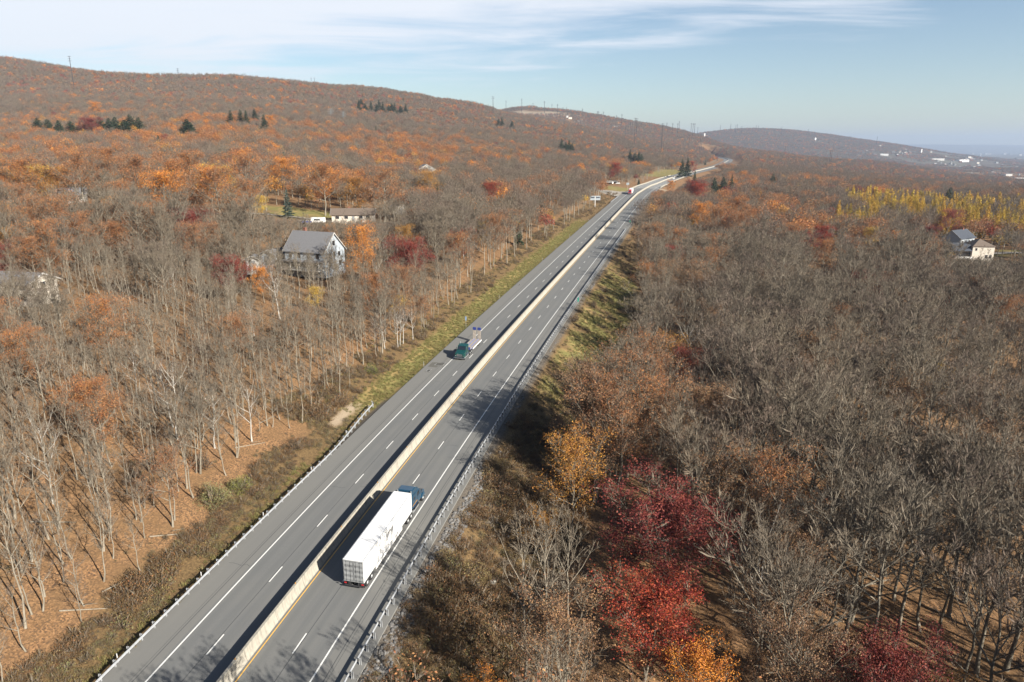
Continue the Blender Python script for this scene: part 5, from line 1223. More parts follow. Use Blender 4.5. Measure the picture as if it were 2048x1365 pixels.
solo(1900, 420, 385, 'maple', 2, "large dark red tree behind the colonial house", minsc=.9, sxy=1.3, maxsc=1.3)
solo(1863, 452, 355, 'maple', 0, "crimson tree left of the colonial house", minsc=.6, maxsc=.9)
solo(1440, 412, 350, 'oak', 0, "rust oak group leader on the wood's shoulder right of the road", minsc=.8, sxy=1.2)
solo(1405, 405, 380, 'gold', 1, "orange-brown tree left of the rust oak on the wood's shoulder", minsc=.8)
solo(1482, 425, 340, 'oak', 3, "rust oak right of the group leader on the wood's shoulder", minsc=.8, sxy=1.2)
solo(1655, 480, 270, 'oak', 0, "rust-brown oak below the red trees on the right", minsc=.7, sxy=1.2)
solo(1745, 455, 330, 'yellow', 0, "golden larch-like tree left of the larch stand", minsc=.8)
solo(540, 100+125, 900, 'gold', 1, "orange tree beside the dark conifers under the left ridge", minsc=1)
for i, (u, vt, Y) in enumerate(((86, 195, 800), (105, 197, 810), (130, 198, 805), (70, 200, 820), (195, 197, 760), (210, 194, 765), (225, 193, 770), (240, 192, 775), (253, 193, 780), (268, 193, 790), (365, 205, 740), (375, 206, 745), (478, 200, 900), (489, 201, 905), (505, 201, 905), (523, 213, 890), (460, 211, 890))):
    u += random.uniform(-3, 3); Y += random.uniform(-60, 60); vt += random.uniform(-1, 4)
    solo(u, vt, Y, 'pine', (1 if i < 12 else 0), ("%s conifer from the left in the row of evergreens under the left ridge" % ORD[(1, 2, 3, 0, 4, 5, 6, 7, 8, 9, 10, 11)[i]]) if i < 12 else ("%s pointed conifer from the left in the clump under the middle of the ridge" % ORD[(1, 2, 3, 4, 0)[i-12]]), minsc=.7, maxsc=1.7, sxy=random.uniform(1.3, 1.9))
solo(171, 197, 745, 'maple', 0, "crimson tree left of the evergreens under the ridge", minsc=.9, sxy=1.2, maxsc=1.5)
solo(185, 176, 1000, 'gold', 1, "orange tree above the crimson tree under the ridge", minsc=1, maxsc=1.8)
for i, (u, vt) in enumerate(((716, 182), (728, 181), (740, 181), (752, 182), (764, 183), (776, 184), (788, 186), (800, 187), (810, 190), (721, 185), (757, 187), (782, 190))):
    solo(u, vt, 1450+8*i, 'pine', i, "%s conifer from the left in the dark green patch just under the ridge crest" % ORD[(0, 2, 3, 4, 6, 7, 9, 10, 11, 1, 5, 8)[i]], minsc=.9, maxsc=1.8, sxy=1.4)
for i, (u, vt, Y) in enumerate(((1124, 243, 1150), (1133, 245, 1150), (1139, 246, 1160), (1145, 247, 1150), (1262, 268, 1100), (1272, 268, 1100), (1280, 269, 1090), (1285, 272, 1095), (940, 208, 2100), (997, 231, 1500), (1004, 232, 1500), (1024, 232, 1500))):
    solo(u, vt, Y, 'pine', i, ("%s of four dark conifers in a line above the red wood left of the road" % ORD[i]) if i < 4 else ("%s of four dark conifers in the wood behind the bend of the road" % ORD[i-4]) if i < 8 else ("lone conifer on the skyline where the two ridges meet", "left of two small conifers on the dip of the ridge", "right of two small conifers on the dip of the ridge", "small conifer below the power poles on the far ridge")[i-8], minsc=.9, maxsc=1.8, sxy=1.3)
# birches and pale stems on the bank right of the brush, and pale dead trees
for i, (u, v, sc_) in enumerate(((796, 697, .85), (800, 696, .8), (806, 690, .78), (826, 682, .7), (770, 700, .75), (756, 704, .7))):
    x, y, z = hit(u, v); plant('birch', 0, x, y, sc_, i*1.1, "white leaning birch in the clump above the brushy bank by the green truck", "birch clump above the brushy bank"); SOLO.append((x, y, .6))
for (u, v, var, sc_, lab) in ((108, 1010, 1, .95, "pale twisted forked tree in the leafy slope at the left"), (355, 880, 1, 1.0, "large pale-limbed tree in the middle of the left slope"), (430, 900, 1, .8, "leaning grey-white tree right of the large pale-limbed tree"), (1676, 830, 1, 1.1, "white forked tree in the grey wood at the lower right"), (1268, 845, 1, 1.0, "pale crooked tree beside the grass slope right of the road"), (1870, 880, 1, 1.15, "pale spreading tree in the grey wood near the right edge")):
    x, y, z = hit(u, v); plant('birch', var, x, y, sc_, u, lab); SOLO.append((x, y, 2.))

for (Yv, us, what) in ((196, (582, 604, 622, 641, 655, 668, 684), "in front of the grey gabled house"), (188, (500, 515, 545), "in front of the shed left of the grey gabled house"), (140, (4, 16, 30, 41, 52, 66, 80, 93), "screening the white house at the left edge"), (305, (112, 125, 137, 150, 160), "screening the house high in the woods on the left"), (300, (675, 690, 716, 733), "in front of the ranch house"), (305, (1922, 1962, 1975), "in front of the cream house")):
    us = sorted(us+tuple(q+6 for q in us)) if Yv in (140,) else list(us)+([120, 145, 168] if Yv == 305 and us[0] < 200 else [])
    for i, u_ in enumerate(us):
        Y_ = Yv+random.uniform(-8, 6); x_ = from_pix(u_, 500, Y_)[0]; k_ = 'bare' if Yv == 140 and i % 2 else random.choice(['slim', 'slim', 'bare']); e = plant(k_, random.randint(0, 5), x_, Y_, random.uniform(.75, .95) if k_ == 'slim' else .62, random.uniform(0, 6), ORD[i]+" thin bare tree "+what, "bare trees "+what); SOLO.append((x_, Y_, 1.0))
# fallen logs on the leafy slope
for i, (u, v, a_, ln) in enumerate(((300, 1080, .5, 5), (205, 1190, 1.0, 4), (120, 1230, .4, 4.5), (470, 900, .7, 5), (520, 850, 1.2, 4), (60, 1050, .3, 5), (640, 800, .6, 4), (1720, 1180, .4, 6), (1560, 1000, 1.1, 6), (1890, 1080, .8, 5))):
    x, y, z = hit(u, v); x2, y2 = x+ln*math.cos(a_), y+ln*math.sin(a_); e = empty('fallen_log', (x, y, z), 0, "pale fallen branch lying on the leaves, %s" % (("%s up the left slope" % ORD[i]) if i < 7 else "%s in the wood on the right" % ORD[i-7]), 'fallen log')
    b = MB(); b.cyl((0, 0, .12), (x2-x, y2-y, float(ground(x2, y2, False))-z+.15), .09, .04, 6); b.build('stem', M['bark'], e)
    b = MB(); b.cyl(((x2-x)*.55, (y2-y)*.55, .2), ((x2-x)*.8+.5, (y2-y)*.8-.6, .5), .05, .02, 5); b.build('branch', M['bark'], e)
# --- woods: jittered positions ring by ring
CLEAR = [(x, y, r_) for x, y, r_ in ((-60, 212, 10.5), (-76, 212, 4), (-75, 200, 3), (-76, 322, 13), (-62, 372, 5), (-112, 158, 10), (-216, 335, 10), (-70, 560, 9), (223, 320, 12), (233, 352, 9), (230, 357, 4), (-88, 306, 9))]
def scatter_ring(y0, y1, g, r):
    mx_ = 1.12
    ny = int((y1-y0)/g)+1; out = []
    for j in range(ny):
        y = y0+j*g; half = mx_*max(y, 60)*(.86 if y > 120 else 1)+25; n = int(2*half/g)
        x = -half+np.arange(n)*g+(j % 2)*g/2; out.append(np.column_stack([x, np.full(n, y)]))
    A = np.concatenate(out); A += r.uniform(-.46, .46, A.shape)*g; return A
def keep_mask(A):
    x, y = A[:, 0], A[:, 1]; s, off = s_off(x, y); a = np.abs(off); n_ = (vnoise(x, y, 14, 33)-.5)*7
    s2 = s
    lim_l = np.interp(s2, [0, 50, 120, 160, 330, 450, 560, 640, 700, 720, 930, 960, 1150, 1200], [21, 21.5, 21, 22, 21, 20, 20, 58, 50, 20, 20, 38, 38, 22])
    lim_r = np.interp(s2, [0, 45, 60, 75, 110, 150, 280, 340, 500, 640, 660, 700, 740], [29, 29.5, 30, 30, 29.5, 34, 29, 18.5, 17.5, 17.5, 24, 24, 18])
    ok = a > np.where(off < 0, lim_l+n_*.6, lim_r+n_*.5)
    for cx_, cy2, r_ in CLEAR: ok &= np.hypot(x-cx_, y-cy2) > r_
    for cx_, cy2, r_ in SOLO: ok &= np.hypot(x-cx_, y-cy2) > r_
    for lx, ly, hx, hy in LAWNS: ok &= np.hypot((x-lx)/hx, (y-ly)/hy) > 1.02+.1*n_/7
    for lx, ly, hx, hy in PALES: ok &= np.hypot((x-lx)/hx, (y-ly)/hy) > 1.0+.5*(fnoise(x, y, 40, 4)-.5)
    for tx, ty, tw_ in TOWN[:11]: ok &= ~((np.abs(x-tx) < tw_*.75+8) & (y < ty+12) & (y > ty-ty*.10))
    ok &= ~((y > 2500) & (x/np.maximum(y, 1) > .43) & (vnoise(x, y, 130, 61) < .56) & (y < 9000) & (ground(x, y, False) < 10))
    return ok
def visible(x, y, zt, mgn=60):
    u, v = pix(x, y, zt); return (u > -mgn-60) & (u < 2108+mgn) & (v < 1500) & (y > 5)
rg = np.random.default_rng(5)
def species(x, y, r):
    """kind index per tree from where it stands"""
    n = len(x); z = ground(x, y, False); u, v = pix(x, y, z+12); s, off = s_off(x, y); left = off < 0
    cl_ = vnoise(x, y, 45, 77)*.6+vnoise(x, y, 18, 78)*.4; rn = r.uniform(size=n)
    d = np.hypot(x, y)
    pr = np.zeros((n, 6))   # bare, oak, gold, maple, yellow, pine
    # near-left slope
    A = left & (y < 180); pr[A] = (.84, .145, .002, .002, .005, .003)
    A = left & (y >= 180) & (y < 420); pr[A] = (.50, .40, .075, .006, .016, .003)
    far_l = left & (y >= 420) & (y < 1000); pr[far_l] = (.44, .40, .09, .05, .01, .004)
    # the wood close above the road on the left stays greyer
    A = left & (y > 160) & (y < 700) & (off > -130); pr[A] = (.84, .13, .008, .014, .006, .002)
    ridge = left & (y >= 1000); pr[ridge] = (.76, .15, .03, .045, .003, .003)
    A = (~left) & (y < 120); pr[A] = (.66, .32, .008, .003, .008, 0)
    A = (~left) & (y >= 120) & (y < 280); pr[A] = (.86, .12, .006, .004, .01, 0)
    A = (~left) & (y >= 280) & (y < 900); pr[A] = (.58, .29, .045, .06, .022, .004)
    A = (~left) & (y >= 900); pr[A] = (.72, .17, .03, .06, .01, .005)
    # oaks gather in patches
    k = np.clip((cl_-.5)*5.5, -1, 1)[:, None]; col = pr[:, 1:]*(1+.85*k); tot = col.sum(1); pr2 = np.column_stack([np.maximum(.05, 1-tot), col]); pr2 /= pr2.sum(1, keepdims=True)
    c = np.cumsum(pr2, 1); kd = (rn[:, None] > c).sum(1)
    # golden-brown oaks around the crimson maple
    A = (~left) & (y < 92) & (u > 980) & (u < 1620) & (v > 1000) & (rn > .25); kd[A] = 1
    # larch stand on the right
    A = (u > 1690) & (v < 412+ (u-1690)*.10+(cl_-.5)*26) & (v > 366-(2048-u)*.012+(cl_-.5)*14) & (y > 330) & (y < 680) & (rn > .16); kd[A] = 6
    A = (u > 1675) & (u < 1760) & (v > 395) & (v < 440) & (y > 290) & (y < 460) & (rn > .30); kd[A] = 6
    # slender young trees low on the left slope
    A = left & (y < 230) & (off > -75) & (kd == 0) & (rn > .10); kd[A] = 7
    A = left & (y < 200) & (off <= -75) & (kd == 0) & (rn > .5); kd[A] = 7
    A = (~left) & (y < 300) & (off < 46) & (kd == 0) & (rn > .45); kd[A] = 7
    A = left & (kd == 0) & (rn < .03) & (y < 260); kd[A] = 8
    A = (~left) & (kd == 0) & (rn < .02) & (y < 200); kd[A] = 8
    return kd
KN_ = ['bare', 'oak', 'gold', 'maple', 'yellow', 'pine', 'larch', 'slim', 'birch']
rings = [(-25, 130, 5.6, 0), (130, 300, 6.3, 0), (300, 620, 7.2, 1), (620, 1300, 8.2, 1), (1300, 2300, 9.8, 2), (2300, 4300, 12.5, 2), (4300, 7000, 17, 2)]
allp = []
for y0, y1, g, lod in rings:
    A = scatter_ring(y0, y1, g, rg)
    z = ground(A[:, 0], A[:, 1], False)
    A = A[visible(A[:, 0], A[:, 1], z+14, 120) | ((A[:, 1] < 60) & (A[:, 0] > -20) & (A[:, 0] < 90))]
    A = A[keep_mask(A)]
    # thin natural gaps
    A = A[fnoise(A[:, 0], A[:, 1], 22, 55) > (.30 if y0 < 600 else .16)]
    allp.append(np.column_stack([A, np.full(len(A), lod), np.full(len(A), g)]))
A = scatter_ring(18, 215, 4.1, rg); _s, _o = s_off(A[:, 0], A[:, 1]); z = ground(A[:, 0], A[:, 1], False)
A = A[(_o < -20) & (_o > -125) & visible(A[:, 0], A[:, 1], z+10, 60) & keep_mask(A)]; allp.append(np.column_stack([A, np.full(len(A), -1), np.full(len(A), 4.)]))
A = scatter_ring(20, 125, 3.2, rg); _s, _o = s_off(A[:, 0], A[:, 1])
A = A[(_o > 27) & (_o < 36) & (_s > 24) & (_s < 130)]; allp.append(np.column_stack([A, np.full(len(A), -1), np.full(len(A), 3.)]))
allp.append(np.array([[-6, 39, -2, 3.], [-1, 34, -2, 3.], [-9.5, 33, -2, 3.], [2.5, 41, -2, 3.]]))
TR = np.concatenate(allp); x, y = TR[:, 0], TR[:, 1]; zg = ground(x, y, False)
# nothing is planted where a nearer hillside hides the whole crown
tb = np.linspace(-1.2, 1.2, 241); mcol = np.clip(((x/np.maximum(y, 1))+1.2)/.01, 0, 240).astype(int)
ygr = np.exp(np.linspace(math.log(60), math.log(7000), 220)); HX = tb[:, None]*ygr[None]; elev = (ground(HX, np.repeat(ygr[None], 241, 0), False)+5-CAM_H)/ygr[None]; run_ = np.maximum.accumulate(elev, 1)
vis_h = np.array([np.interp(yy*.93, ygr, run_[c]) for yy, c in zip(y, mcol)])
far_cull = (y > 380) & ((zg+15+.012*y-CAM_H)/np.maximum(y, 1) < vis_h)
TR = TR[~far_cull]; x, y = TR[:, 0], TR[:, 1]; zg = zg[~far_cull]; n_all = len(x)
extra = TR[:, 2] == -1; low_oak = TR[:, 2] == -2; TR[:, 2] = np.maximum(TR[:, 2], 0); kd = species(x, y, rg); kd = np.where((s_off(x, y)[1] > 0) & (y < 80) & (kd != 7) & (pix(x, y, zg+12)[0] < 1080), 7, kd); kd = np.where(low_oak, 1, kd); kd = np.where(extra, np.where((x > 6) & (s_off(x, y)[1] > 0) & (rg.uniform(size=n_all) < .5), 1, 7), kd); kd = np.where((TR[:, 2] == 2) & (kd == 6), 4, kd); kd = np.where((TR[:, 2] == 2) & (kd == 4), 2, kd)
kd = np.where((TR[:, 2] >= 1) & (kd >= 7), 0, kd)
sc = rg.uniform(.72, 1.16, n_all)*(1+.25*(vnoise(x, y, 60, 12)-.5)); sc = np.where(kd == 7, rg.uniform(.65, 1.15, n_all), sc)
s_t, off_t = s_off(x, y)
sc = np.where((off_t < 0) & (y < 190), sc*np.where(kd == 7, .95, .82), sc)
sc = np.where((off_t > 0) & (off_t < 50) & (s_t < 150), rg.uniform(1.0, 1.2, n_all)*np.array([1.0, 1.08, 1.1, 1.1, 1.1, 1, 1, 1.34, 1.2])[kd], sc)
sc = np.where((off_t > 0) & (off_t < 55) & (s_t >= 150) & (s_t < 380), rg.uniform(.92, 1.1, n_all)*np.array([1., 1.1, 1.1, 1.1, 1.1, 1, 1, 1.38, 1.2])[kd], sc)
sc = np.where((off_t > 50) & (y < 260) & (kd == 0), sc*1.1, sc)
sc = np.where(kd == 6, rg.uniform(.62, 1.15, n_all), sc)
sc = np.where(TR[:, 2] == 2, sc*np.interp(y, [1300, 2300, 4300], [1.0, 1.05, 1.25]), sc)
sc = np.where(low_oak, 1.36, sc)
# woods in front of a house stay low enough for the house to show; a few thin trees veil it
drop = np.zeros(n_all, bool)
for hx_, hy_, zb, wd, veil in ((-62, 212, 16.5, 13, .55), (-76, 322, 19.8, 19, .15), (-112, 158, 20, 13, .6), (225, 320, 1.5, 14, .0), (232, 352, 5, 12, .05), (-214, 335, 28, 14, .5), (-77, 200, 18, 4, .5), (-90, 338, 20.5, 24, .06), (-110, 318, 22.8, 6, 0)):
    D_ = math.hypot(hx_, hy_); dirx, diry = hx_/D_, hy_/D_; al = x*dirx+y*diry; pe = np.abs(x*diry-y*dirx)
    m_ = (al < D_+2) & (al > D_-150) & (pe < wd*(.4+.6*al/D_)); room = CAM_H+(zb-CAM_H)*al/D_-zg
    lim_ = room/18.5; tall = m_ & (sc > lim_); veil_ = tall & (rg.uniform(size=n_all) < veil)
    kd = np.where(veil_, np.where(TR[:, 2] == 0, 7, 0), kd); tall &= ~veil_
    drop |= tall & (lim_ < .3); sc = np.where(tall, np.maximum(lim_, .3), sc)
tgt = [(s_, 0.) for s_ in np.arange(690, 1260, 20.)]+[(s_, 0.) for s_ in np.arange(1650, 2750, 30.)]
for s_, o_ in tgt:
    q = rp(s_, 6.); D_ = math.hypot(q[0], q[1]); dirx, diry = q[0]/D_, q[1]/D_; al = x*dirx+y*diry; pe = np.abs(x*diry-y*dirx)
    m_ = (al < D_+5) & (al > D_-420) & (pe < 16+D_*.006); lim_ = (CAM_H+(q[2]+.5-CAM_H)*al/D_-zg)/18.5
    tall = m_ & (sc > lim_); drop |= tall & (lim_ < .25); sc = np.where(tall, np.maximum(lim_, .25), sc)
HT = np.array([18, 16.5, 13.5, 14, 12, 14, 14.5, 13, 13.5])[kd]*sc; uc, vc = pix(x, y, zg+HT*.7); rc = 3.2*sc*FPX/np.maximum(y, 20)*np.where(kd == 7, .45, .8)
for hu, hv, hru, hrv, hY in HERO:
    big = 1.25 if hY < 100 else 1.; hru, hrv = hru*big, hrv*big; in_ = (y < hY+(6 if hY < 130 else -1)) & (np.abs(uc-hu) < hru+rc) & (vc > hv-hrv-rc*.8) & (vc < hv+hrv*(1.0 if hY < 150 else .6)+rc*.5); drop |= in_ & (((uc-hu)/(hru+rc))**2+((vc-hv)/(hrv+rc*.9))**2 < 1)
TR = TR[~drop]; x, y, zg, kd, sc, s_t, off_t = [q[~drop] for q in (x, y, zg, kd, sc, s_t, off_t)]; n_all = len(x)
rz_ = rg.uniform(0, 6.283, n_all); pick_ = rg.integers(0, 1000, n_all)
pick_ = np.where((kd == 1) & (off_t > 0) & (y < 125), np.where(pick_ % 10 < 6, 2, 1), pick_)
pick_ = np.where((kd == 1) & (off_t > 0) & (y >= 125) & (y < 280) & (pick_ % 100 < 55), 2, pick_)
dist = np.hypot(x, y); U_, V_ = pix(x, y, zg+9*sc)
inview = (U_ > -15) & (U_ < 2063) & (V_ > 0) & (V_ < 1380) & (y > 20)
print('trees', n_all, {KN_[k]: int((kd == k).sum()) for k in range(9)}, [int((TR[:, 2] == l).sum()) for l in range(3)])
def zone_words(x, y, s, off, u, v):
    if off < 0:
        if y < 75: return "low on the leafy slope above the foreground guardrail"
        if y < 110: return "on the leafy slope left of the long guardrail"
        if off > -62 and y < 200: return "on the bank facing the green truck"
        if y < 150: return "between the leafy slope and the white left-edge house"
        if y < 215 and u > 480: return "in front of the grey gabled house"
        if y < 215: return "in the wood left of the grey gabled house"
        if u > 800: return "above the road beyond the green truck"
        if y < 330: return "around the ranch house and its lawn"
        return "on the hillside behind the ranch house"
    if off < 48: return "at the wood's edge beside the right verge"
    if y < 75: return "in the bottom right hollow by the red maples"
    if y < 105: return "in the bare wood behind the crimson maple"
    if y < 150: return "in the lower part of the grey wood on the right"
    if y < 240: return "in the middle of the grey wood on the right"
    if u > 1650: return "around the cream house and the larches"
    return "in the upper part of the wood right of the road"
LOOK = {'bare': lambda v, s: ("tall" if s > 1.02 else "small" if s < .82 else "")+" bare "+("reddish-brown" if v in (1, 4) else "grey-brown")+" tree ", 'slim': lambda v, s: ("tall slender" if v == 2 else "thin young")+" bare tree ",
        'birch': lambda v, s: "pale-stemmed bare tree ", 'oak': lambda v, s: ("big " if s > 1.03 else "")+("tan-leaved" if v == 2 else "densely rust-leaved" if v == 0 else "thinly rust-leaved")+" oak ", 'gold': lambda v, s: ("golden" if v == 0 else "orange")+"-leaved tree ",
        'maple': lambda v, s: ("crimson", "scarlet", "dark red")[v]+" tree ", 'yellow': lambda v, s: "yellow-leaved tree ", 'pine': lambda v, s: "dark green conifer ", 'larch': lambda v, s: ("tall" if s > 1 else "short")+" yellow larch "}
GRP = {'bare': 'bare trees of the woods', 'slim': 'slender young trees of the woods', 'birch': 'pale-stemmed trees of the woods', 'oak': 'rust-leaved oaks of the woods', 'gold': 'orange and golden trees', 'maple': 'red trees of the woods', 'yellow': 'yellow trees', 'pine': 'dark conifers', 'larch': 'yellow larches of the stand behind the houses'}
LIM = {'bare': 290, 'slim': 285, 'birch': 40, 'oak': 250, 'gold': 90, 'maple': 110, 'yellow': 60, 'pine': 40, 'larch': 230}
single = np.zeros(n_all, bool); NAMED = []
for k, nm in enumerate(KN_):
    idx = np.where((kd == k) & inview & (TR[:, 2] <= (1 if nm not in ('bare', 'slim', 'oak') else 0)))[0]; idx = idx[np.argsort(dist[idx])][:LIM[nm]]
    for i in idx:
        lod = '' if (TR[i, 2] == 0 or nm in ('larch',)) else '1'
        key = nm+lod; key = key if key in PROTO else nm
        var = int(pick_[i] % len(PROTO[key])); zw = zone_words(x[i], y[i], s_t[i], off_t[i], U_[i], V_[i])
        look = " ".join(LOOK[nm](var % 3 if nm == 'maple' else (1-var % 2 if (nm == 'gold' and lod) else var), sc[i]).split())
        e = plant(key, var, float(x[i]), float(y[i]), float(sc[i]), float(rz_[i]), None, GRP[nm]+", "+zw, z=float(zg[i])-.15); single[i] = True
        NAMED.append([e, look, zw, float(U_[i]), float(V_[i])])
LM = [(1330, 1085, "the big crimson maple"), (1300, 1240, "the scarlet maple"), (1150, 920, "the golden tree by the brush"), (1085, 975, "the smaller golden tree"), (1400, 1340, "the orange tree at the bottom edge"), (1790, 1330, "the crimson crown at the bottom edge"), (1930, 1340, "the golden-orange tree at the bottom edge"),
      (432, 1000, "the pale green bush"), (742, 740, "the round green bush"), (108, 940, "the twisted forked tree"), (355, 800, "the large pale-limbed tree"), (435, 840, "the leaning grey-white tree"), (800, 650, "the white birch clump"), (1676, 780, "the white forked tree"), (1268, 790, "the pale crooked tree"), (1870, 830, "the pale spreading tree"),
      (632, 490, "the grey gabled house"), (508, 522, "the white shed"), (708, 430, "the ranch house"), (50, 570, "the white house at the left edge"), (130, 395, "the upper left house"), (571, 400, "the blue spruce"), (380, 340, "the great rust oak"), (405, 275, "the yellow-green tree"), (45, 245, "the tall yellow tree"), (235, 470, "the wide rust oak"), (722, 490, "the orange tree by the gabled house"), (812, 450, "the orange-gold tree"), (549, 580, "the tall white birch"),
      (625, 570, "the small yellow tree"), (985, 375, "the lone scarlet tree"), (1190, 400, "the service sign board"), (940, 655, "the pale blue sign"), (850, 330, "the tall white hillside house"), (1940, 500, "the cream house"), (1912, 478, "the colonial house"), (1903, 380, "the big dark conifer"), (1655, 440, "the scarlet oak"), (1440, 430, "the rust oak on the shoulder"), (1400, 370, "the scarlet tree by the bend"), (1548, 348, "the round dark conifer"),
      (1745, 465, "the golden tree by the larches"), (1900, 440, "the dark red tree behind the houses"), (1448, 360, "the three dark conifers"), (1220, 795, "the tip of the grass slope"), (1117, 640, "the green mile marker"), (750, 810, "the end of the left guardrail"), (985, 1170, "the pale upright boulder"), (1243, 468, "the small teal sign"), (1372, 320, "the two conifers at the curve"), (1060, 480, "the top of the left grass strip")]
named = {}
for r_ in NAMED:
    e, look, zw, u_, v_ = r_
    d_, du, dv, nm_ = min((math.hypot(u_-a, (v_-b)*1.3), u_-a, v_-b, n__) for a, b, n__ in LM)
    if d_ < 170:
        rel = ("right of" if du > 0 else "left of") if abs(du) > abs(dv) else ("behind" if dv < 0 else "in front of")
        near = "just " if d_ < 60 else "" if d_ < 115 else "some way "
        lab = look+" "+near+rel+" "+nm_
    else: lab = look+" "+zw
    named.setdefault(lab, []).append(r_)
CARD = ["", "", "two", "three", "four", "five", "six", "seven", "eight", "nine", "ten", "eleven", "twelve"]
for lab, rows in named.items():
    rows.sort(key=lambda q: q[3])
    for k, r_ in enumerate(rows):
        n_ = len(rows)
        full = lab if n_ == 1 or n_ > 12 else ("leftmost" if k == 0 else "rightmost" if k == n_-1 else ORD[k]+" from left,")+" "+lab
        r_[0]['label'] = full if len(full.split()) <= 16 else lab
# --- the rest of each kind: one mass per kind, its trees set out by geometry nodes from the single trees' own trunk and crown
def gn_scatter(name, label, cat_, P3, rot, scl, idx, protos, kind='stuff'):
    me = bpy.data.meshes.new(name); me.vertices.add(len(P3)); me.vertices.foreach_set("co", np.ascontiguousarray(P3, np.float32).ravel())
    a = me.attributes.new('rz', 'FLOAT', 'POINT'); a.data.foreach_set("value", np.ascontiguousarray(rot, np.float32))
    a = me.attributes.new('sc', 'FLOAT', 'POINT'); a.data.foreach_set("value", np.ascontiguousarray(scl, np.float32))
    a = me.attributes.new('id_', 'INT', 'POINT'); a.data.foreach_set("value", np.ascontiguousarray(idx, np.int32))
    o = link(name, me); tag(o, label, cat_, kind=kind)
    ng = bpy.data.node_groups.new(name, 'GeometryNodeTree'); ng.interface.new_socket("Geometry", in_out='INPUT', socket_type='NodeSocketGeometry'); ng.interface.new_socket("Geometry", in_out='OUTPUT', socket_type='NodeSocketGeometry')
    n, l = ng.nodes, ng.links; gi = n.new("NodeGroupInput"); go = n.new("NodeGroupOutput"); J = n.new("GeometryNodeJoinGeometry")
    def attr(nm, t):
        q = n.new("GeometryNodeInputNamedAttribute"); q.data_type = t; q.inputs["Name"].default_value = nm; return q.outputs["Attribute"]
    rz, s_, ii = attr('rz', 'FLOAT'), attr('sc', 'FLOAT'), attr('id_', 'INT')
    cx3 = n.new("ShaderNodeCombineXYZ"); l.new(rz, cx3.inputs[2])
    cr = n.new("FunctionNodeEulerToRotation"); l.new(cx3.outputs[0], cr.inputs[0])
    for k, objs in enumerate(protos):
        cmp_ = n.new("FunctionNodeCompare"); cmp_.data_type = 'INT'; cmp_.operation = 'EQUAL'; l.new(ii, cmp_.inputs[2]); cmp_.inputs[3].default_value = k
        for ob in objs:
            oi = n.new("GeometryNodeObjectInfo"); oi.transform_space = 'ORIGINAL'; oi.inputs["Object"].default_value = ob; oi.inputs["As Instance"].default_value = True
            ip = n.new("GeometryNodeInstanceOnPoints"); l.new(gi.outputs[0], ip.inputs["Points"]); l.new(cmp_.outputs[0], ip.inputs["Selection"]); l.new(oi.outputs["Geometry"], ip.inputs["Instance"])
            l.new(cr.outputs[0], ip.inputs["Rotation"]); l.new(s_, ip.inputs["Scale"]); l.new(ip.outputs[0], J.inputs[0])
    l.new(J.outputs[0], go.inputs[0]); md = o.modifiers.new("scatter", 'NODES'); md.node_group = ng; return o
MASS = {'bare': ('bare_woodland', "grey-brown bare woodland covering the slopes and hills"), 'slim': ('young_woodland', "thin young stems filling the wood edges"), 'birch': ('birch_woodland', "scattered pale-stemmed trees in the woods"), 'oak': ('oak_woodland', "rust-leaved oak woodland on the slopes and hills"),
        'gold': ('golden_woodland', "scattered orange and golden trees over the hills"), 'maple': ('maple_woodland', "scattered red trees over the hills"), 'yellow': ('yellow_woodland', "scattered yellow trees in the woods"), 'pine': ('conifer_woodland', "scattered dark conifers over the hills"), 'larch': ('larch_woodland', "far part of the yellow larch stand")}
for k, nm in enumerate(KN_):
    rest = np.where((kd == k) & ~single)[0]
    if not len(rest): continue
    protos = []; base_ = {}
    for lod in ('', '1', '2'):
        key = nm+lod
        if key not in PROTO: continue
        base_[lod] = len(protos)
        for vi in range(len(PROTO[key])):
            if vi not in N_MADE.get(key, {}):
                cand = [i for i in rest if (str(int(TR[i, 2])) if TR[i, 2] else '') == lod]
                cand = cand or list(rest); vis = [i for i in cand if inview[i]] or cand; i = vis[len(vis)//(3+vi)]
                plant(key, vi, float(x[i])+1.0, float(y[i])+1.5, float(sc[i]), 0., {'bare': "bare grey-brown", 'oak': "rust-brown", 'gold': "orange", 'maple': "red", 'yellow': "yellow", 'pine': "dark evergreen", 'larch': "yellow larch", 'slim': "thin young", 'birch': "pale-stemmed"}[nm]+" tree on the distant wooded hillside", GRP[nm])
            protos.append(N_MADE[key][vi])
    lodk = TR[rest, 2].astype(int); idx = np.zeros(len(rest), int)
    for l_ in (0, 1, 2):
        m_ = lodk == l_
        key = next(q for q in ([str(l_)] if l_ else ['']) + ['1', ''] if q in base_)
        if l_ == 0 and '' in base_: key = ''
        idx[m_] = base_[key]+pick_[rest][m_] % len(PROTO[nm+key])
    gn_scatter(MASS[nm][0], MASS[nm][1], 'woodland', np.column_stack([x[rest], y[rest], zg[rest]-.15]), rz_[rest], sc[rest], idx, protos)

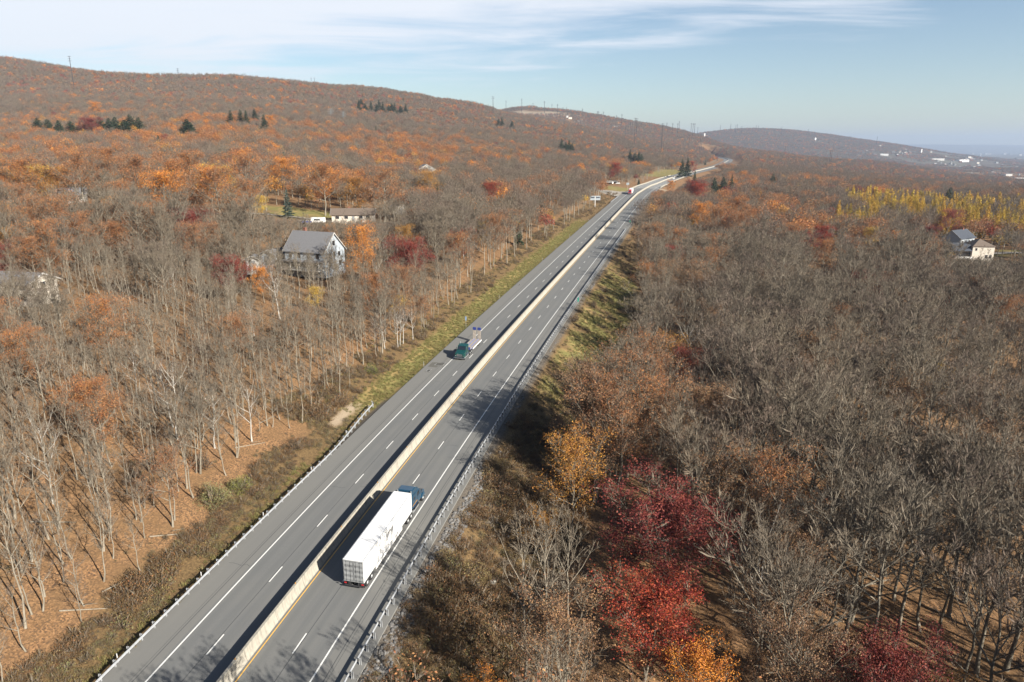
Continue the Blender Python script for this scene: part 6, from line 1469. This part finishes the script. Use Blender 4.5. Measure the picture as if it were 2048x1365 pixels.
# ------------------------------------------------------------------ brush, grass, stones
def tuft(seed, n, h, rad_, w, mats, split=1., lean=.45):
    r = np.random.default_rng(seed); a = r.uniform(0, 6.283, n); q = rad_*np.sqrt(r.uniform(size=n)); P0 = np.column_stack([np.cos(a)*q, np.sin(a)*q, np.zeros(n)-.05])
    d = unit(np.column_stack([r.normal(size=n)*lean, r.normal(size=n)*lean, np.ones(n)])); L_ = h*r.uniform(.45, 1.1, n)
    V, T = blades(P0, P0+d*L_[:, None], np.full(n, w), r); mi = (r.uniform(size=n) > split).astype(int); return fastmesh('tuft', V, T, mats, np.concatenate([mi, mi]))
def shrub(seed, R, h, n, sz, mats, twn=120, split=.6):
    r = np.random.default_rng(seed); g = unit(r.normal(size=(n, 3)))*(r.uniform(size=(n, 1))**.4); g[:, 2] = np.abs(g[:, 2]); lb = 1+(vnoise(g[:, 0]*2+7, g[:, 1]*2+g[:, 2], .6, seed)-.5)*.5
    C = g*np.array([R, R, h])*lb[:, None]; V, T = leafquads(C, sz*r.uniform(.6, 1.3, n), r, .5); mi = (r.uniform(size=n) > split).astype(int); mi = np.concatenate([mi, mi])
    P1 = C[r.integers(0, n, twn)]*1.08; P0 = P1*np.array([.25, .25, .0]); b2 = blades(P0, P1, np.full(twn, .012), r)
    V2, T2 = cat([(V, T), b2]); return fastmesh('shrub', V2, T2, mats+[M['twig']], np.concatenate([mi, np.full(len(b2[1]), 2)]))
SH = [('dry_shrub', shrub(1, .9, 1.1, 420, .055, [M['drybrush'], M['drygrass']], split=.8), "low brown thicket bush"), ('dry_shrub', shrub(2, 1.2, 1.5, 520, .06, [M['drybrush'], M['rust']], split=.92), "rounded dark brown bush"), ('dry_shrub', shrub(3, .8, .8, 330, .055, [M['drygrass'], M['drybrush']], split=.6), "straw-coloured brush clump"),
      ('green_shrub', shrub(4, .9, .9, 380, .055, [M['palegreen'], M['drybrush']], split=.55), "greenish brush clump")]
def in_strip(n, s0, s1, a0, a1, side, r, jit=1.2):
    s = r.uniform(s0, s1, n); a = r.uniform(a0, a1, n)+(vnoise(s, s*0, 9, 8)-.5)*jit*2; Q = rp(s, 0); an = np.interp(s, RS, RPSI); off = side*(12.3+np.maximum(a, .3)); X = Q[:, 0]+off*np.cos(an); Y = Q[:, 1]-off*np.sin(an); return X, Y, ground(X, Y, False), s, off
rb = np.random.default_rng(9)
def first_shrub(k, u, v, sc_, lab):
    x, y, z = hit(u, v); o = link(SH[k][0], SH[k][1], loc=(x, y, z-.05)); o.scale = (sc_,)*3; return tag(o, lab, 'shrub')
o_sh = [first_shrub(0, 410, 1110, 1.4, "brown bush in the thicket above the foreground guardrail"), first_shrub(1, 590, 900, 1.6, "rounded brown bush at the upper end of the thicket by the guardrail"), first_shrub(2, 300, 1235, 1.4, "straw-coloured clump in the thicket near the bottom left"), first_shrub(3, 245, 1255, 1.6, "greenish clump in the thicket near the bottom left")]
parts = []
for (n, s0, s1, a0, a1, side, w) in ((1500, 10, 118, 2.2, 8.2, -1, (.42, .30, .2, .08)), (420, 112, 150, 6, 16, -1, (.45, .3, .2, .05)), (1100, 120, 420, 7.0, 15, -1, (.5, .22, .25, .03)), (500, 420, 600, 3.0, 12, -1, (.4, .2, .4, 0)), (2900, 30, 130, 1.8, 17, 1, (.34, .40, .18, .08)), (1300, 130, 330, 1.6, 18, 1, (.35, .2, .3, .15)), (350, 330, 640, 2, 8, 1, (.4, .4, .2, 0)), (1500, 20, 160, 7, 40, -1, (.5, .2, .28, .02))):
    X, Y, Z, s, off = in_strip(n, s0, s1, a0, a1, side, rb); k = rb.choice(4, n, p=w); zz_ = zones(X, Y)
    a_ = np.abs(off)-12.3; k = np.where((side < 0) & (s < 120) & (a_ < 3.6+2*vnoise(X, Y, 8, 6)) & (rb.uniform(size=n) < .8), rb.choice([2, 3], n, p=[.7, .3]), k)
    k = np.where((vnoise(X, Y, 6, 41) > .62) & (rb.uniform(size=n) < .7), 2, k)
    sc_ = rb.uniform(.4, 1.3, n)*(.45+1.1*vnoise(X, Y, 7, 2))*np.where((side < 0) & (a_ < 3.6), .7, 1); ok = (zz_['grass'] < .5) & (zz_['pale'] < .4) & (fnoise(X, Y, 5, 3) > (.3 if a1 < 30 else .62))
    if a1 > 30: sc_ *= .6
    parts.append(np.column_stack([X, Y, Z-.05, sc_, k])[ok])
SHP = np.concatenate(parts); gn_scatter('undergrowth', "brown brush and dead weeds on the banks along the road", 'brush', SHP[:, :3], rb.uniform(0, 6.3, len(SHP)), SHP[:, 3], SHP[:, 4].astype(int), [(o,) for o in o_sh])
print('undergrowth', len(SHP))
# named bushes
def bush(u, v, R, h, mats, label, n=2200, sz=.075, name='shrub', split=.75, seed=50):
    x, y, z = hit(u, v); e = empty(name, (x, y, z-.1), 0, label, 'bush'); me = shrub(seed, R, h, n, sz, mats, 260, split); link('foliage', me, e)
    b = MB(); 
    for k in range(5): a_ = k*1.3; b.cyl((0, 0, -.2), (math.cos(a_)*R*.5, math.sin(a_)*R*.5, h*.7), .05, .02, 5)
    b.build('stem', M['darkbark'], e); return e
bush(432, 1010, 2.7, 3.2, [M['palegreen'], M['tan']], "pale green-grey bush beside the foreground guardrail", 4600, .08, seed=51, split=.8)
bush(478, 985, 2.0, 2.4, [M['lime'], M['palegreen']], "yellow-green bush right of the pale green-grey bush", 2600, .075, seed=52, split=.5)
bush(405, 940, 1.8, 3.0, [M['tan'], M['drybrush']], "pinkish tan bush left of the pale green bush", 1600, .08, seed=53)
bush(742, 748, 1.9, 2.0, [M['lime'], M['green']], "round green bush alone on the brown bank left of the green truck", 2600, .07, seed=54, split=.6)
bush(770, 735, 1.4, 1.3, [M['drybrush'], M['lime']], "olive-brown bush right of the round green bush", 1300, .07, seed=55)
bush(1215, 795, 1.6, 1.8, [M['drybrush'], M['tan']], "brown bush at the lower tip of the right-hand grass slope", 1500, .07, seed=56)
# grass tufts
tg = [fastmesh('t', np.zeros((3, 3)), np.array([[0, 1, 2]]), M['greengrass'])]
g1 = tuft(61, 60, .38, .28, .012, [M['greengrass'], M['drygrass']], .72); g2 = tuft(62, 60, .5, .28, .012, [M['drygrass'], M['greengrass']], .75)
def first_tuft(me, u, v, lab):
    x, y, z = hit(u, v); o = link('grass_tuft', me, loc=(x, y, z)); return tag(o, lab, 'grass')
ot = [first_tuft(g1, 830, 765, "green grass tuft on the grassy verge beside the left shoulder"), first_tuft(g2, 690, 690+60, "dry grass tuft on the brown bank left of the grassy verge")]
parts = []
for (n, s0, s1, a0, a1, side, gsh) in ((5200, 118, 410, .4, 7, -1, .62), (3600, 140, 300, 2, 17, 1, .6), (900, 112, 160, 8, 20, 1, .75), (1500, 10, 120, .6, 3, -1, .2), (1500, 110, 400, 6, 16, -1, .1)):
    X, Y, Z, s, off = in_strip(n, s0, s1, a0, a1, side, rb, .6); zz_ = zones(X, Y); gz_ = zz_['grass']; ok = (rb.uniform(size=n) < np.maximum(gz_, .25)) & (zz_['rock'] < .5)
    k = (rb.uniform(size=n) > gsh*(.4+1.1*vnoise(X, Y, 6, 4))).astype(int); parts.append(np.column_stack([X, Y, Z, rb.uniform(.7, 1.5, n), k])[ok])
GP = np.concatenate(parts); gn_scatter('verge_grass', "green and straw grass on the roadside verges", 'grass', GP[:, :3], rb.uniform(0, 6.3, len(GP)), GP[:, 3], GP[:, 4].astype(int), [(o,) for o in ot])
# riprap
def rock(seed):
    r = np.random.default_rng(seed); import itertools
    V = np.array([(0, 0, 1), (.89, 0, .45), (.28, .85, .45), (-.72, .53, .45), (-.72, -.53, .45), (.28, -.85, .45), (.72, .53, -.45), (-.28, .85, -.45), (-.89, 0, -.45), (-.28, -.85, -.45), (.72, -.53, -.45), (0, 0, -1)])*r.uniform(.65, 1.25, (12, 1))*np.array([.26, .20, .15])
    T = np.array([(0, 1, 2), (0, 2, 3), (0, 3, 4), (0, 4, 5), (0, 5, 1), (1, 6, 2), (2, 7, 3), (3, 8, 4), (4, 9, 5), (5, 10, 1), (2, 6, 7), (3, 7, 8), (4, 8, 9), (5, 9, 10), (1, 10, 6), (6, 11, 7), (7, 11, 8), (8, 11, 9), (9, 11, 10), (10, 11, 6)]); return fastmesh('rock', V, T, M['stone'])
ro = []
for k, (u, v) in enumerate(((1000, 905), (960, 950), (930, 1000))):
    x, y, z = hit(u, v); o = link('boulder', rock(80+k), loc=(x, y, z+.05)); o.scale = (1.8,)*3; ro.append(tag(o, ("grey boulder in the riprap, uppermost of three below the right guardrail", "grey boulder in the riprap, middle of three below the right guardrail", "grey boulder in the riprap, lowest of three below the right guardrail")[k], 'boulder'))
x, y, z = hit(984, 1172); o = link('boulder', rock(90), loc=(x, y, z+.2)); o.scale = (2.6, 3.4, 3.2); o.data.materials[0] = M['concrete']; tag(o, "pale upright boulder in the brush below the right guardrail", 'boulder')
parts = []
for (n, s0, s1, a0, a1) in ((1700, 25, 108, .6, 2.8), (900, 94, 106, 2.2, 8), (200, 105, 420, .4, 1.0)):
    X, Y, Z, s, off = in_strip(n, s0, s1, a0, a1, 1, rb, .5); parts.append(np.column_stack([X, Y, Z+.02, rb.uniform(.45, 1.5, n), rb.integers(0, 3, n)]))
RP_ = np.concatenate(parts); gn_scatter('riprap', "grey broken stones on the embankment below the right guardrail", 'stones', RP_[:, :3], rb.uniform(0, 6.3, len(RP_)), RP_[:, 3], RP_[:, 4].astype(int), [(o,) for o in ro])

# ------------------------------------------------------------------ air
hz = MB(); hz.box(-14000, 16000, -300, 24500, -100, 420); ho = hz.build('haze', bpy.data.materials.new('air'))
m = ho.data.materials[0]; m.use_nodes = True; m.node_tree.nodes.clear(); out = m.node_tree.nodes.new("ShaderNodeOutputMaterial"); pv = m.node_tree.nodes.new("ShaderNodeVolumePrincipled")
pv.inputs["Color"].default_value = (.36, .455, .62, 1); pv.inputs["Density"].default_value = 7.5e-5; pv.inputs["Anisotropy"].default_value = .15; m.node_tree.links.new(pv.outputs[0], out.inputs["Volume"])
tag(ho, "pale blue autumn haze over the hills", 'haze', kind='stuff')
